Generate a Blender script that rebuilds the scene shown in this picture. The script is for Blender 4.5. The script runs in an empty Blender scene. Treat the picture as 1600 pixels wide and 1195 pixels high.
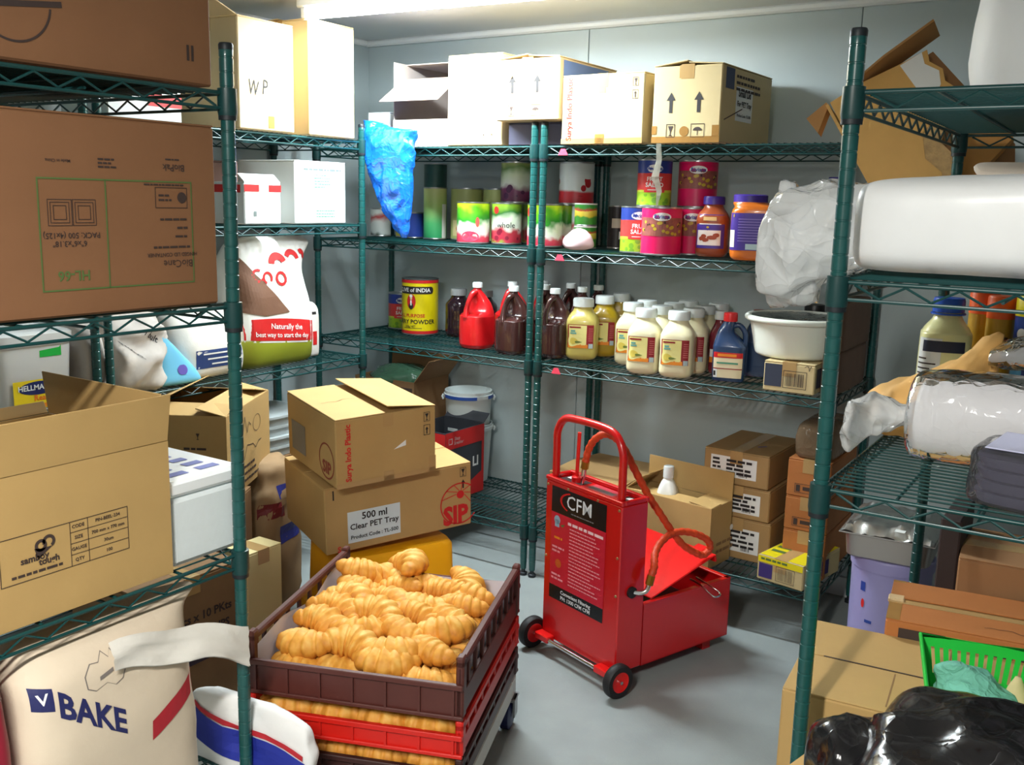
import bpy, bmesh, math, random
from mathutils import Vector, Matrix, noise
from mathutils.bvhtree import BVHTree

sc = bpy.context.scene
C = sc.collection
R = math.radians
PI = math.pi

# ------------------------------------------------------------------ camera, world, light, exposure
def cam_axes(yaw, pit, rol):
    f = Vector((-math.sin(yaw) * math.cos(pit), math.cos(yaw) * math.cos(pit), -math.sin(pit)))
    r = Vector((math.cos(yaw), math.sin(yaw), 0))
    u = r.cross(f)
    return math.cos(rol) * r + math.sin(rol) * u, -math.sin(rol) * r + math.cos(rol) * u, f
CAM_H = 1.5842
_r, _u, _f = cam_axes(R(32.7037), R(10.5629), R(1.38006))
cam = bpy.data.objects.new('camera', bpy.data.cameras.new('camera'))
cam.data.sensor_width = 36.0
cam.data.lens = 36.0 * 1531.79 / 1600.0
cam.data.clip_start = 0.02
cam.matrix_world = Matrix(((_r.x, _u.x, -_f.x, 0), (_r.y, _u.y, -_f.y, 0), (_r.z, _u.z, -_f.z, CAM_H), (0, 0, 0, 1)))
C.objects.link(cam)
sc.camera = cam

w = bpy.data.worlds.new('world'); sc.world = w; w.use_nodes = True
w.node_tree.nodes['Background'].inputs[0].default_value = (0.75, 0.85, 0.95, 1)
w.node_tree.nodes['Background'].inputs[1].default_value = 0.05

LAMP_BACK, LAMP_FRONT = 34.0, 64.0          # watts of the two ceiling battens (built further down)
vs = sc.view_settings
vs.view_transform = 'Standard'; vs.look = 'None'; vs.gamma = 1.0; vs.use_curve_mapping = False
vs.exposure = 0.80

# ------------------------------------------------------------------ materials
def lin(c):
    return tuple((x / 12.92 if x <= 0.04045 else ((x + 0.055) / 1.055) ** 2.4) for x in (v / 255.0 for v in c))
MATS = {}
def crease_normal(nt, src, scale, strength, dist=.006):
    """sharp fold lines of crumpled film: distance to the edges of warped cells"""
    N, L = nt.nodes, nt.links
    n = N.new('ShaderNodeTexNoise'); n.inputs['Scale'].default_value = scale * .45; n.inputs['Detail'].default_value = 3; L.new(src, n.inputs['Vector'])
    ad = N.new('ShaderNodeMix'); ad.data_type = 'VECTOR'; ad.inputs[0].default_value = .12; L.new(src, ad.inputs[4]); L.new(n.outputs['Color'], ad.inputs[5])
    h = None
    for k, w in ((1.0, 1.0), (2.3, .5)):
        v = N.new('ShaderNodeTexVoronoi'); v.feature = 'DISTANCE_TO_EDGE'; v.inputs['Scale'].default_value = scale * k; L.new(ad.outputs[1], v.inputs['Vector'])
        p = N.new('ShaderNodeMath'); p.operation = 'POWER'; L.new(v.outputs['Distance'], p.inputs[0]); p.inputs[1].default_value = .6
        q = N.new('ShaderNodeMath'); q.operation = 'MULTIPLY'; L.new(p.outputs[0], q.inputs[0]); q.inputs[1].default_value = w
        if h is None: h = q.outputs[0]
        else:
            a = N.new('ShaderNodeMath'); a.operation = 'ADD'; L.new(h, a.inputs[0]); L.new(q.outputs[0], a.inputs[1]); h = a.outputs[0]
    b = N.new('ShaderNodeBump'); b.inputs['Strength'].default_value = strength; b.inputs['Distance'].default_value = dist; b.invert = True
    L.new(h, b.inputs['Height'])
    return b.outputs['Normal']
def mat(name, col, rough=0.6, metal=0.0, var=0.0, vscale=12.0, bump=0.0, bscale=80.0, spec=0.5, emit=0.0, stretch=None, coat=0.0, crease=0.0, cscale=14.0):
    if name in MATS: return MATS[name]
    m = bpy.data.materials.new(name); m.use_nodes = True
    nt = m.node_tree; b = nt.nodes['Principled BSDF']
    c = lin(col) + (1,)
    b.inputs['Base Color'].default_value = c
    b.inputs['Roughness'].default_value = rough; b.inputs['Metallic'].default_value = metal
    b.inputs['Specular IOR Level'].default_value = spec
    if coat: b.inputs['Coat Weight'].default_value = coat
    if emit:
        b.inputs['Emission Color'].default_value = c; b.inputs['Emission Strength'].default_value = emit
    if var or bump:
        tc = nt.nodes.new('ShaderNodeTexCoord'); src = tc.outputs['Object']
        if stretch:
            mp = nt.nodes.new('ShaderNodeMapping'); mp.inputs['Scale'].default_value = stretch
            nt.links.new(src, mp.inputs['Vector']); src = mp.outputs['Vector']
    if var:
        n = nt.nodes.new('ShaderNodeTexNoise'); n.inputs['Scale'].default_value = vscale; n.inputs['Detail'].default_value = 4
        nt.links.new(src, n.inputs['Vector'])
        mx = nt.nodes.new('ShaderNodeMix'); mx.data_type = 'RGBA'
        mx.inputs[6].default_value = tuple(max(0, x * (1 - var)) for x in c[:3]) + (1,)
        mx.inputs[7].default_value = tuple(min(1, x * (1 + var)) for x in c[:3]) + (1,)
        nt.links.new(n.outputs['Fac'], mx.inputs[0]); nt.links.new(mx.outputs[2], b.inputs['Base Color'])
    if bump:
        n2 = nt.nodes.new('ShaderNodeTexNoise'); n2.inputs['Scale'].default_value = bscale; n2.inputs['Detail'].default_value = 3
        nt.links.new(src, n2.inputs['Vector'])
        bp = nt.nodes.new('ShaderNodeBump'); bp.inputs['Strength'].default_value = bump; bp.inputs['Distance'].default_value = 0.004
        nt.links.new(n2.outputs['Fac'], bp.inputs['Height']); nt.links.new(bp.outputs['Normal'], b.inputs['Normal'])
    if crease:
        tc = nt.nodes.new('ShaderNodeTexCoord'); nt.links.new(crease_normal(nt, tc.outputs['Object'], cscale, crease), b.inputs['Normal'])
    MATS[name] = m
    return m

def plastic_film(name, col, clear=0.5, rough=0.15, trans=0.5, bump=.5, cs=13.0):
    """thin poly film: partly see-through, partly milky, with sharp glints"""
    if name in MATS: return MATS[name]
    m = bpy.data.materials.new(name); m.use_nodes = True
    nt = m.node_tree; N = nt.nodes; L = nt.links
    for n in list(N): N.remove(n)
    out = N.new('ShaderNodeOutputMaterial')
    c = lin(col) + (1,)
    df = N.new('ShaderNodeBsdfDiffuse'); df.inputs[0].default_value = c
    tl = N.new('ShaderNodeBsdfTranslucent'); tl.inputs[0].default_value = c
    tp = N.new('ShaderNodeBsdfTransparent')
    gl = N.new('ShaderNodeBsdfGlossy'); gl.inputs['Roughness'].default_value = rough
    m1 = N.new('ShaderNodeMixShader'); m1.inputs[0].default_value = trans
    L.new(df.outputs[0], m1.inputs[1]); L.new(tl.outputs[0], m1.inputs[2])
    m2 = N.new('ShaderNodeMixShader'); m2.inputs[0].default_value = clear
    L.new(m1.outputs[0], m2.inputs[1]); L.new(tp.outputs[0], m2.inputs[2])
    fr = N.new('ShaderNodeFresnel'); fr.inputs['IOR'].default_value = 1.25
    tc = N.new('ShaderNodeTexCoord'); nr = crease_normal(nt, tc.outputs['Object'], cs, bump, .010)
    for q in (df, gl, fr): L.new(nr, q.inputs['Normal'])
    m3 = N.new('ShaderNodeMixShader'); L.new(fr.outputs[0], m3.inputs[0])
    L.new(m2.outputs[0], m3.inputs[1]); L.new(gl.outputs[0], m3.inputs[2])
    L.new(m3.outputs[0], out.inputs[0])
    MATS[name] = m
    return m

def ramp_mat(name, stops, axis='Z', scale=1.0, offset=0.0, wob=0.0, wscale=20.0, rough=0.35, interp='LINEAR', spots=None):
    """printed label: colour bands along the height, edges broken by noise; spots=(colour, scale, threshold, zmin, zmax) adds fruit"""
    if name in MATS: return MATS[name]
    m = bpy.data.materials.new(name); m.use_nodes = True
    nt = m.node_tree; N = nt.nodes; L = nt.links; b = N['Principled BSDF']
    b.inputs['Roughness'].default_value = rough
    tc = N.new('ShaderNodeTexCoord'); sp = N.new('ShaderNodeSeparateXYZ'); L.new(tc.outputs['Object'], sp.inputs[0])
    ns = N.new('ShaderNodeTexNoise'); ns.inputs['Scale'].default_value = wscale; L.new(tc.outputs['Object'], ns.inputs['Vector'])
    a = N.new('ShaderNodeMath'); a.operation = 'MULTIPLY_ADD'; L.new(sp.outputs[axis], a.inputs[0]); a.inputs[1].default_value = scale; a.inputs[2].default_value = offset
    n2 = N.new('ShaderNodeMath'); n2.operation = 'SUBTRACT'; L.new(ns.outputs['Fac'], n2.inputs[0]); n2.inputs[1].default_value = 0.5
    a2 = N.new('ShaderNodeMath'); a2.operation = 'MULTIPLY_ADD'; L.new(n2.outputs[0], a2.inputs[0]); a2.inputs[1].default_value = wob; L.new(a.outputs[0], a2.inputs[2])
    cr = N.new('ShaderNodeValToRGB'); cr.color_ramp.interpolation = interp
    el = cr.color_ramp.elements
    while len(el) < len(stops): el.new(0.5)
    for e, (p, c) in zip(el, stops): e.position = p; e.color = lin(c) + (1,)
    L.new(a2.outputs[0], cr.inputs[0]); col = cr.outputs[0]
    if spots:
        sc_, ss, th, z0, z1 = spots
        v = N.new('ShaderNodeTexVoronoi'); v.inputs['Scale'].default_value = ss; L.new(tc.outputs['Object'], v.inputs['Vector'])
        lt = N.new('ShaderNodeMath'); lt.operation = 'LESS_THAN'; L.new(v.outputs['Distance'], lt.inputs[0]); lt.inputs[1].default_value = th
        g1 = N.new('ShaderNodeMath'); g1.operation = 'GREATER_THAN'; L.new(a2.outputs[0], g1.inputs[0]); g1.inputs[1].default_value = z0
        g2 = N.new('ShaderNodeMath'); g2.operation = 'LESS_THAN'; L.new(a2.outputs[0], g2.inputs[0]); g2.inputs[1].default_value = z1
        k = N.new('ShaderNodeMath'); k.operation = 'MULTIPLY'; L.new(lt.outputs[0], k.inputs[0]); L.new(g1.outputs[0], k.inputs[1])
        k2 = N.new('ShaderNodeMath'); k2.operation = 'MULTIPLY'; L.new(k.outputs[0], k2.inputs[0]); L.new(g2.outputs[0], k2.inputs[1])
        mx = N.new('ShaderNodeMix'); mx.data_type = 'RGBA'; L.new(k2.outputs[0], mx.inputs[0]); L.new(col, mx.inputs[6]); mx.inputs[7].default_value = lin(sc_) + (1,)
        col = mx.outputs[2]
    L.new(col, b.inputs['Base Color'])
    MATS[name] = m
    return m

# ------------------------------------------------------------------ mesh building
class MB:
    def __init__(s): s.v = []; s.f = []; s.m = []; s.mi = 0; s.rc = False
    def add(s, vs, fs):
        o = len(s.v); s.v += [tuple(p) for p in vs]
        for f in fs: s.f.append(tuple(i + o for i in f)); s.m.append(s.mi)
        return s
    def box(s, x0, x1, y0, y1, z0, z1, b=0.0, M=None):
        if b <= 0:
            vs = [(x, y, z) for z in (z0, z1) for y in (y0, y1) for x in (x0, x1)]
            fs = [(0, 2, 3, 1), (4, 5, 7, 6), (0, 1, 5, 4), (2, 6, 7, 3), (0, 4, 6, 2), (1, 3, 7, 5)]
        else:
            s.rc = True; b = min(b, (x1 - x0) * .45, (y1 - y0) * .45, (z1 - z0) * .45)
            vs = []; idx = {}
            for i, x in enumerate((x0, x1)):
                for j, y in enumerate((y0, y1)):
                    for k, z in enumerate((z0, z1)):
                        sx, sy, sz = (1 - 2 * i) * b, (1 - 2 * j) * b, (1 - 2 * k) * b
                        for a, p in enumerate(((x, y + sy, z + sz), (x + sx, y, z + sz), (x + sx, y + sy, z))):
                            idx[i, j, k, a] = len(vs); vs.append(p)
            fs = []
            def quad(l): fs.append(tuple(l))
            for i in (0, 1):
                q = [idx[i, 0, 0, 0], idx[i, 1, 0, 0], idx[i, 1, 1, 0], idx[i, 0, 1, 0]]; quad(q if i else q[::-1])
                q = [idx[0, i, 0, 1], idx[1, i, 0, 1], idx[1, i, 1, 1], idx[0, i, 1, 1]]; quad(q[::-1] if i else q)
                q = [idx[0, 0, i, 2], idx[1, 0, i, 2], idx[1, 1, i, 2], idx[0, 1, i, 2]]; quad(q if i else q[::-1])
            for i in (0, 1):
                for j in (0, 1):
                    q = [idx[i, j, 0, 0], idx[i, j, 0, 1], idx[i, j, 1, 1], idx[i, j, 1, 0]]; quad(q if i == j else q[::-1])
                    quad([idx[i, 0, j, 0], idx[i, 1, j, 0], idx[i, 1, j, 2], idx[i, 0, j, 2]])
                    quad([idx[0, i, j, 1], idx[0, i, j, 2], idx[1, i, j, 2], idx[1, i, j, 1]] if i == j else [idx[1, i, j, 1], idx[1, i, j, 2], idx[0, i, j, 2], idx[0, i, j, 1]])
                    for k in (0, 1):
                        t = [idx[i, j, k, 0], idx[i, j, k, 1], idx[i, j, k, 2]]; quad(t if (i + j + k) % 2 == 0 else t[::-1])
        if M is not None: vs = [M @ Vector(p) for p in vs]
        return s.add(vs, fs)
    def tube(s, pts, r, n=8, cap=True, closed=False):
        P = [Vector(p) for p in pts]; m = len(P)
        rr = r if isinstance(r, (list, tuple)) else [r] * m
        prev = None; vs = []
        for i, p in enumerate(P):
            a = P[(i - 1) % m] if (i or closed) else p; b = P[(i + 1) % m] if (i < m - 1 or closed) else p
            t = (b - a).normalized()
            if prev is None:
                q = Vector((0, 0, 1)) if abs(t.z) < .9 else Vector((1, 0, 0)); x = t.cross(q).normalized()
            else: x = (prev - t * prev.dot(t)).normalized()
            prev = x; y = t.cross(x)
            for k in range(n):
                an = 2 * PI * k / n; vs.append(p + (x * math.cos(an) + y * math.sin(an)) * rr[i])
        fs = []
        for i in range(m if closed else m - 1):
            for k in range(n):
                a, b = i * n + k, i * n + (k + 1) % n; c, d = ((i + 1) % m) * n + (k + 1) % n, ((i + 1) % m) * n + k
                fs.append((a, b, c, d))
        if cap and not closed: fs.append(tuple(range(n))[::-1]); fs.append(tuple(range((m - 1) * n, m * n)))
        return s.add(vs, fs)
    def lathe(s, prof, n=24, c=(0, 0), axis='z', M=None, cap=True):
        vs = []; fs = []
        for r, z in prof:
            for k in range(n):
                a = 2 * PI * k / n; vs.append(Vector((c[0] + r * math.cos(a), c[1] + r * math.sin(a), z)))
        for i in range(len(prof) - 1):
            for k in range(n): fs.append((i * n + k, i * n + (k + 1) % n, (i + 1) * n + (k + 1) % n, (i + 1) * n + k))
        if cap and prof[0][0] > 1e-5: fs.append(tuple(range(n))[::-1])
        if cap and prof[-1][0] > 1e-5: fs.append(tuple(range((len(prof) - 1) * n, len(prof) * n)))
        if axis == 'x': vs = [Vector((p.z, p.x, p.y)) for p in vs]
        if axis == 'y': vs = [Vector((p.y, p.z, p.x)) for p in vs]
        if M is not None: vs = [M @ p for p in vs]
        return s.add(vs, fs)
    def prism(s, pts, fn, t):
        """2-D outline lifted by fn(u, v, k): k=0 under side, 1 top"""
        n = len(pts)
        vs = [fn(u, v, 0) for u, v in pts] + [fn(u, v, 1) for u, v in pts]
        fs = [tuple(range(n))[::-1], tuple(range(n, 2 * n))] + [(i, (i + 1) % n, n + (i + 1) % n, n + i) for i in range(n)]
        return s.add(vs, fs)
    def mesh(s, name, mats, smooth=None):
        me = bpy.data.meshes.new(name); me.from_pydata(s.v, [], s.f)
        for m in (mats if isinstance(mats, (list, tuple)) else [mats]): me.materials.append(m)
        if any(s.m): me.polygons.foreach_set('material_index', s.m)
        if s.rc:
            bm = bmesh.new(); bm.from_mesh(me); bmesh.ops.recalc_face_normals(bm, faces=bm.faces); bm.to_mesh(me); bm.free()
        if smooth is not None:
            me.polygons.foreach_set('use_smooth', [True] * len(me.polygons))
            if smooth < 180: me.set_sharp_from_angle(angle=R(smooth))
        me.update()
        return me
    def build(s, name, mats, parent=None, smooth=None, loc=(0, 0, 0), rot=(0, 0, 0)):
        return link(name, s.mesh(name, mats, smooth), parent, loc, rot)

def link(name, me, parent=None, loc=(0, 0, 0), rot=(0, 0, 0)):
    o = bpy.data.objects.new(name, me); C.objects.link(o)
    o.location = loc; o.rotation_euler = rot
    if parent is not None: o.parent = parent
    return o
def tag(o, label=None, cat=None, group=None, kind=None):
    if label: o['label'] = label
    if cat: o['category'] = cat
    if group: o['group'] = group
    if kind: o['kind'] = kind
    return o
def thing(name, label, cat, loc=(0, 0, 0), rz=0.0, group=None, rot=None):
    o = link(name, None, None, loc, rot if rot else (0, 0, rz))
    o.empty_display_size = 0.05
    return tag(o, label, cat, group)
def dup(root, loc, rz=None, label=None, group=None, rot=None):
    def cp(o, par):
        c = o.copy(); C.objects.link(c); c.parent = par
        for ch in o.children: cp(ch, c)
        return c
    r = cp(root, None); r.location = loc
    if rz is not None: r.rotation_euler = (0, 0, rz)
    if rot is not None: r.rotation_euler = rot
    if label: r['label'] = label
    if group: r['group'] = group
    return r
def face_cam(x, y): return math.atan2(-x, y)

# ------------------------------------------------------------------ lettering as flat meshes
_TX = {}
def text2d(s, size=0.02, bold=0.0, align='CENTER'):
    k = (s, bold, align)
    if k not in _TX:
        cu = bpy.data.curves.new('t', 'FONT'); cu.body = s; cu.size = 1.0; cu.align_x = align; cu.align_y = 'CENTER'
        cu.resolution_u = 2; cu.offset = bold; cu.fill_mode = 'FRONT'
        ob = bpy.data.objects.new('t', cu); me = ob.to_mesh()
        _TX[k] = ([(v.co.x, v.co.y) for v in me.vertices], [tuple(p.vertices) for p in me.polygons])
        ob.to_mesh_clear(); bpy.data.objects.remove(ob); bpy.data.curves.remove(cu)
    vs, fs = _TX[k]
    return [(x * size, y * size) for x, y in vs], fs

def finer(vs, fs, e):
    """cut a flat mesh until no edge is longer than e, so that it can follow a curved surface"""
    bm = bmesh.new(); V = [bm.verts.new((x, y, 0)) for x, y in vs]
    for f in fs:
        try: bm.faces.new([V[i] for i in f])
        except ValueError: pass
    for k in range(6):
        bmesh.ops.triangulate(bm, faces=bm.faces)
        L = [q for q in bm.edges if q.calc_length() > e]
        if not L: break
        bmesh.ops.subdivide_edges(bm, edges=L, cuts=1)
    bmesh.ops.triangulate(bm, faces=bm.faces); bm.verts.index_update()
    out = [(v.co.x, v.co.y) for v in bm.verts], [tuple(v.index for v in f.verts) for f in bm.faces]
    bm.free(); return out

class Ink:
    """flat print on a plane (o, u, v, n): shapes collected per colour, each colour one mesh"""
    def __init__(s, o, u, v, n): s.o, s.u, s.v, s.n = Vector(o), Vector(u), Vector(v), Vector(n); s.L = {}
    def mb(s, m, lift, key):
        return s.L.setdefault((m.name, lift, key if key else len(s.L)), (MB(), m))[0]
    def put(s, pts, fs, m, lift=1.0, key=None):
        if key is None and max(max(p[0] for p in pts) - min(p[0] for p in pts), max(p[1] for p in pts) - min(p[1] for p in pts)) < .02: key = 'small'
        s.mb(m, lift, key).add([s.o + s.u * x + s.v * y + s.n * (0.0006 + 0.0006 * lift) for x, y in pts], fs); return s
    def poly(s, pts, m, lift=1.0, key=None): return s.put(pts, [tuple(range(len(pts)))], m, lift, key)
    def rect(s, x0, y0, x1, y1, m, lift=1.0, key=None): return s.poly([(x0, y0), (x1, y0), (x1, y1), (x0, y1)], m, lift, key)
    def frame(s, x0, y0, x1, y1, t, m, lift=1.0):
        p = [(x0, y0), (x1, y0), (x1, y1), (x0, y1), (x0 + t, y0 + t), (x1 - t, y0 + t), (x1 - t, y1 - t), (x0 + t, y1 - t)]
        return s.put(p, [(0, 1, 5, 4), (1, 2, 6, 5), (2, 3, 7, 6), (3, 0, 4, 7)], m, lift)
    def ring(s, x, y, r, t, m, a0=0, a1=360, lift=1.0, n=28, sy=1.0):
        p = []; 
        for i in range(n + 1):
            a = R(a0 + (a1 - a0) * i / n)
            p += [(x + r * math.cos(a), y + r * math.sin(a) * sy), (x + (r - t) * math.cos(a), y + (r - t) * math.sin(a) * sy)]
        return s.put(p, [(2 * i, 2 * i + 2, 2 * i + 3, 2 * i + 1) for i in range(n)], m, lift)
    def disc(s, x, y, r, m, lift=1.0, n=20, sy=1.0): return s.poly([(x + r * math.cos(2 * PI * i / n), y + sy * r * math.sin(2 * PI * i / n)) for i in range(n)], m, lift)
    def line(s, x0, y0, x1, y1, t, m, lift=1.0, key=None):
        d = Vector((x1 - x0, y1 - y0)).normalized() * t / 2; nx, ny = -d.y, d.x
        return s.poly([(x0 - nx, y0 - ny), (x1 - nx, y1 - ny), (x1 + nx, y1 + ny), (x0 + nx, y0 + ny)], m, lift, key)
    def text(s, t, x, y, size, m, bold=0.0, rot=0.0, align='CENTER', lift=1.0, sx=1.0):
        vs, fs = text2d(t, size, bold, align); c, q = math.cos(R(rot)), math.sin(R(rot))
        return s.put([(x + (a * sx) * c - b * q, y + (a * sx) * q + b * c) for a, b in vs], fs, m, lift)
    def arrow(s, x, y, h, m, lift=1.0):
        w = h * .2
        return s.poly([(x - w * .45, y), (x + w * .45, y), (x + w * .45, y + h * .6), (x + w * 1.25, y + h * .6), (x, y + h), (x - w * 1.25, y + h * .6), (x - w * .45, y + h * .6)], m, lift)
    def glass(s, x, y, h, m, frame=True):
        w = h * .36
        if frame: s.frame(x - w, y, x + w, y + h, h * .05, m)
        s.poly([(x - w * .6, y + h * .85), (x - w * .12, y + h * .45), (x - w * .1, y + h * .22), (x - w * .5, y + h * .12), (x + w * .5, y + h * .12), (x + w * .1, y + h * .22), (x + w * .12, y + h * .45), (x + w * .6, y + h * .85)], m)
        return s
    def umbrella(s, x, y, h, m):
        s.frame(x - h * .55, y, x + h * .55, y + h, h * .04, m)
        s.poly([(x + h * .36 * math.cos(PI * i / 10), y + h * .5 + h * .26 * math.sin(PI * i / 10)) for i in range(11)], m)
        s.rect(x - h * .025, y + h * .15, x + h * .025, y + h * .55, m); return s
    def scribble(s, x, y, w, h, m, t=.002, seed=1, n=9):
        rn = random.Random(seed); p = [(x + w * i / n, y + h * (rn.random() - .5)) for i in range(n + 1)]
        for a, b in zip(p, p[1:]): s.line(a[0], a[1], b[0], b[1], t, m, 1, 'small')
        return s
    def bars(s, x, y, w, h, m, n=14, seed=3):
        rn = random.Random(seed); q = w / n
        for i in range(n): s.rect(x + i * q, y, x + i * q + q * (.3 + .45 * rn.random()), y + h, m, 2, 'small')
        return s
    def lines(s, x, y, w, n, dy, t, m, seed=5, lift=1.0, align='L', minw=.6):
        """rows of unreadable fine print"""
        rn = random.Random(seed)
        for i in range(n):
            q = w * (minw + (1 - minw) * rn.random()); xx = x if align == 'L' else (x + w - q if align == 'R' else x + (w - q) / 2); k = xx
            while k < xx + q - t:
                l = min(t * (1.5 + 3 * rn.random()), xx + q - k); s.rect(k, y - i * dy - t, k + l, y - i * dy, m, lift, 'small'); k += l + t * .55
        return s
    def build(s, parent, name='printing'):
        for (mn, l, k), (mb, m) in s.L.items():
            o = mb.build('fine_print' if k == 'small' else name, m, parent)
            if k == 'small': o['kind'] = 'stuff'

# ------------------------------------------------------------------ lofted round / squarish bodies
class Loft:
    """secs: (z, rx, ry, exponent[, cx, cy]); local front is -Y"""
    def __init__(s, secs): s.s = [tuple(q) + (0, 0) if len(q) == 4 else tuple(q) for q in secs]
    def sec(s, z):
        S = s.s
        if z <= S[0][0]: return S[0]
        for a, b in zip(S, S[1:]):
            if z <= b[0]:
                t = (z - a[0]) / max(1e-9, b[0] - a[0]); return tuple(x + (y - x) * t for x, y in zip(a, b))
        return S[-1]
    @staticmethod
    def at(q, a, off=0.0):
        z, rx, ry, e, cx, cy = q
        sn, cs = math.sin(a), math.cos(a); k = 2.0 / e
        f = lambda t: math.copysign(abs(t) ** k, t)
        return Vector((cx + (rx + off) * f(sn), cy - (ry + off) * f(cs), z))
    def rings(s, mb, n=32, amp=0.0, ns=6.0, seed=0.0, ridged=False, capb=True, capt=True):
        vs = []; S = s.s
        for q in S:
            for k in range(n):
                p = s.at(q, 2 * PI * k / n)
                if amp:
                    c = Vector((q[4], q[5], q[0])); d = (p - c); d.z = 0.15 * d.length * (1 if q[0] > (S[0][0] + S[-1][0]) / 2 else -1); d = d.normalized() if d.length else d
                    v = noise.noise(p * ns + Vector((seed, seed * 1.7, 0)))
                    if ridged: v = 1 - 2 * abs(v) * 1.6 + .5 * noise.noise(p * ns * 2.7 + Vector((seed, 3, 1)))
                    else: v += .45 * noise.noise(p * ns * 2.3 + Vector((seed, 9, 2)))
                    p = p + d * v * amp
                vs.append(p)
        fs = []
        for i in range(len(S) - 1):
            for k in range(n): fs.append((i * n + k, i * n + (k + 1) % n, (i + 1) * n + (k + 1) % n, (i + 1) * n + k))
        if capb: fs.append(tuple(range(n))[::-1])
        if capt: fs.append(tuple(range((len(S) - 1) * n, len(S) * n)))
        mb.add(vs, fs); return mb
    def patch(s, mb, z0, z1, a0, a1, off=0.0008, na=12, nz=3):
        vs = [s.at(s.sec(z0 + (z1 - z0) * j / nz), a0 + (a1 - a0) * i / na, off) for j in range(nz + 1) for i in range(na + 1)]
        fs = [(j * (na + 1) + i, j * (na + 1) + i + 1, (j + 1) * (na + 1) + i + 1, (j + 1) * (na + 1) + i) for j in range(nz) for i in range(na)]
        return mb.add(vs, fs)
    def oval(s, mb, z, a, rz, ra, off=0.0012, n=20):
        vs = [s.at(s.sec(z), a, off)] + [s.at(s.sec(z + rz * math.sin(2 * PI * i / n)), a + ra * math.cos(2 * PI * i / n), off) for i in range(n)]
        return mb.add(vs, [(0, 1 + i, 1 + (i + 1) % n) for i in range(n)])
    def text(s, mb, t, z, a, size, bold=0.0, off=0.0014, sx=1.0, align='CENTER'):
        vs, fs = text2d(t, size, bold, align); r = s.sec(z)[1]
        return mb.add([s.at(s.sec(z + y), a + x * sx / r, off) for x, y in vs], fs)
class Acc:
    """label pieces: every call opens a mesh of its own, key joins tiny ones"""
    def __init__(s): s.L = []; s.K = {}
    def __call__(s, m, key=None):
        if key:
            if (key, m.name) not in s.K: s.K[key, m.name] = (MB(), m)
            return s.K[key, m.name][0]
        s.L.append((MB(), m)); return s.L[-1][0]
    def build(s, t, name):
        for mb, m in s.L: mb.build(name, m, t)
        for mb, m in s.K.values(): tag(mb.build('fine_print', m, t), kind='stuff')
def smooth_secs(keys, n):
    """Catmull-Rom through section keys"""
    K = [tuple(k) + (0, 0) if len(k) == 4 else tuple(k) for k in keys]; out = []
    for i in range(n + 1):
        t = i / n * (len(K) - 1); j = min(int(t), len(K) - 2); u = t - j
        p0, p1, p2, p3 = K[max(j - 1, 0)], K[j], K[j + 1], K[min(j + 2, len(K) - 1)]
        q = tuple(.5 * (2 * b + (c - a) * u + (2 * a - 5 * b + 4 * c - d) * u * u + (3 * b - a - 3 * c + d) * u ** 3) for a, b, c, d in zip(p0, p1, p2, p3))
        out.append((q[0], max(q[1], .0005), max(q[2], .0005), max(q[3], 1.2)) + q[4:])
    return out

# ------------------------------------------------------------------ palette
GREEN = mat('green_epoxy', (18, 76, 74), .32, var=.25, vscale=30, coat=.3)
GREEN_D = mat('green_epoxy_wire', (18, 66, 66), .35)
COLLAR = mat('green_collar', (14, 58, 58), .4)
SLEEVE = mat('dark_sleeve', (22, 30, 36), .5)
WHITE = mat('white_print', (238, 240, 238), .5)
BLACK = mat('black_print', (36, 33, 34), .6)
INKB = mat('dark_ink', (62, 48, 44), .7)
RED = mat('red_print', (205, 36, 36), .5)
NAVY = mat('navy_print', (34, 38, 92), .5)
GRN_I = mat('green_ink', (84, 110, 58), .6)
KRAFT = mat('kraft', (170, 136, 88), .75, var=.10, vscale=9, bump=.08, bscale=60)
KRAFT_Y = mat('kraft_yellow', (184, 150, 94), .75, var=.09, vscale=8, bump=.08, bscale=60)
KRAFT_R = mat('kraft_red', (130, 89, 58), .75, var=.10, vscale=8, bump=.08, bscale=60)
KRAFT_D = mat('kraft_dark', (140, 106, 70), .8, var=.14, vscale=10, bump=.1, bscale=50)
KRAFT_O = mat('kraft_orange', (180, 112, 58), .75, var=.10, vscale=9, bump=.08, bscale=60)
KRAFT_P = mat('kraft_pale', (206, 186, 140), .75, var=.06, vscale=9)
TAPE = mat('brown_tape', (160, 118, 62), .3, var=.1, vscale=30)
TAPE_C = mat('clear_tape_on_card', (184, 150, 100), .22)
CARDW = mat('white_card', (232, 236, 234), .6, var=.03, vscale=9)
CORE = mat('card_edge', (198, 168, 118), .8)

# ------------------------------------------------------------------ room
WALL = mat('cool_room_panel', (184, 198, 200), .42, var=.05, vscale=3, bump=.05, bscale=12)
CEIL = mat('ceiling_panel', (214, 218, 218), .5, var=.03, vscale=2)
FLOOR = mat('grey_vinyl', (142, 150, 150), .45, var=.16, vscale=7, bump=.12, bscale=140)
XL, XR, YB, YF, ZC = -3.485, 0.75, 3.99, -2.3, 2.36
def slab(name, x0, x1, y0, y1, z0, z1, m, b=0):
    return tag(MB().box(x0, x1, y0, y1, z0, z1, b).build(name, m), kind='structure')
slab('floor', XL - .1, XR + .1, YF - .1, YB + .1, -.1, 0, FLOOR)
slab('ceiling', XL - .1, XR + .1, YF - .1, YB + .1, ZC, ZC + .1, CEIL)
slab('wall_left', XL - .1, XL, YF, YB, 0, ZC, WALL)
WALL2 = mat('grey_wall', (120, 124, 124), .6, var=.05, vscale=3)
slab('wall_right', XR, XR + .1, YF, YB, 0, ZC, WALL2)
slab('wall_front', XL - .1, XR + .1, YF - .1, YF, 0, ZC, WALL2)
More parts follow.
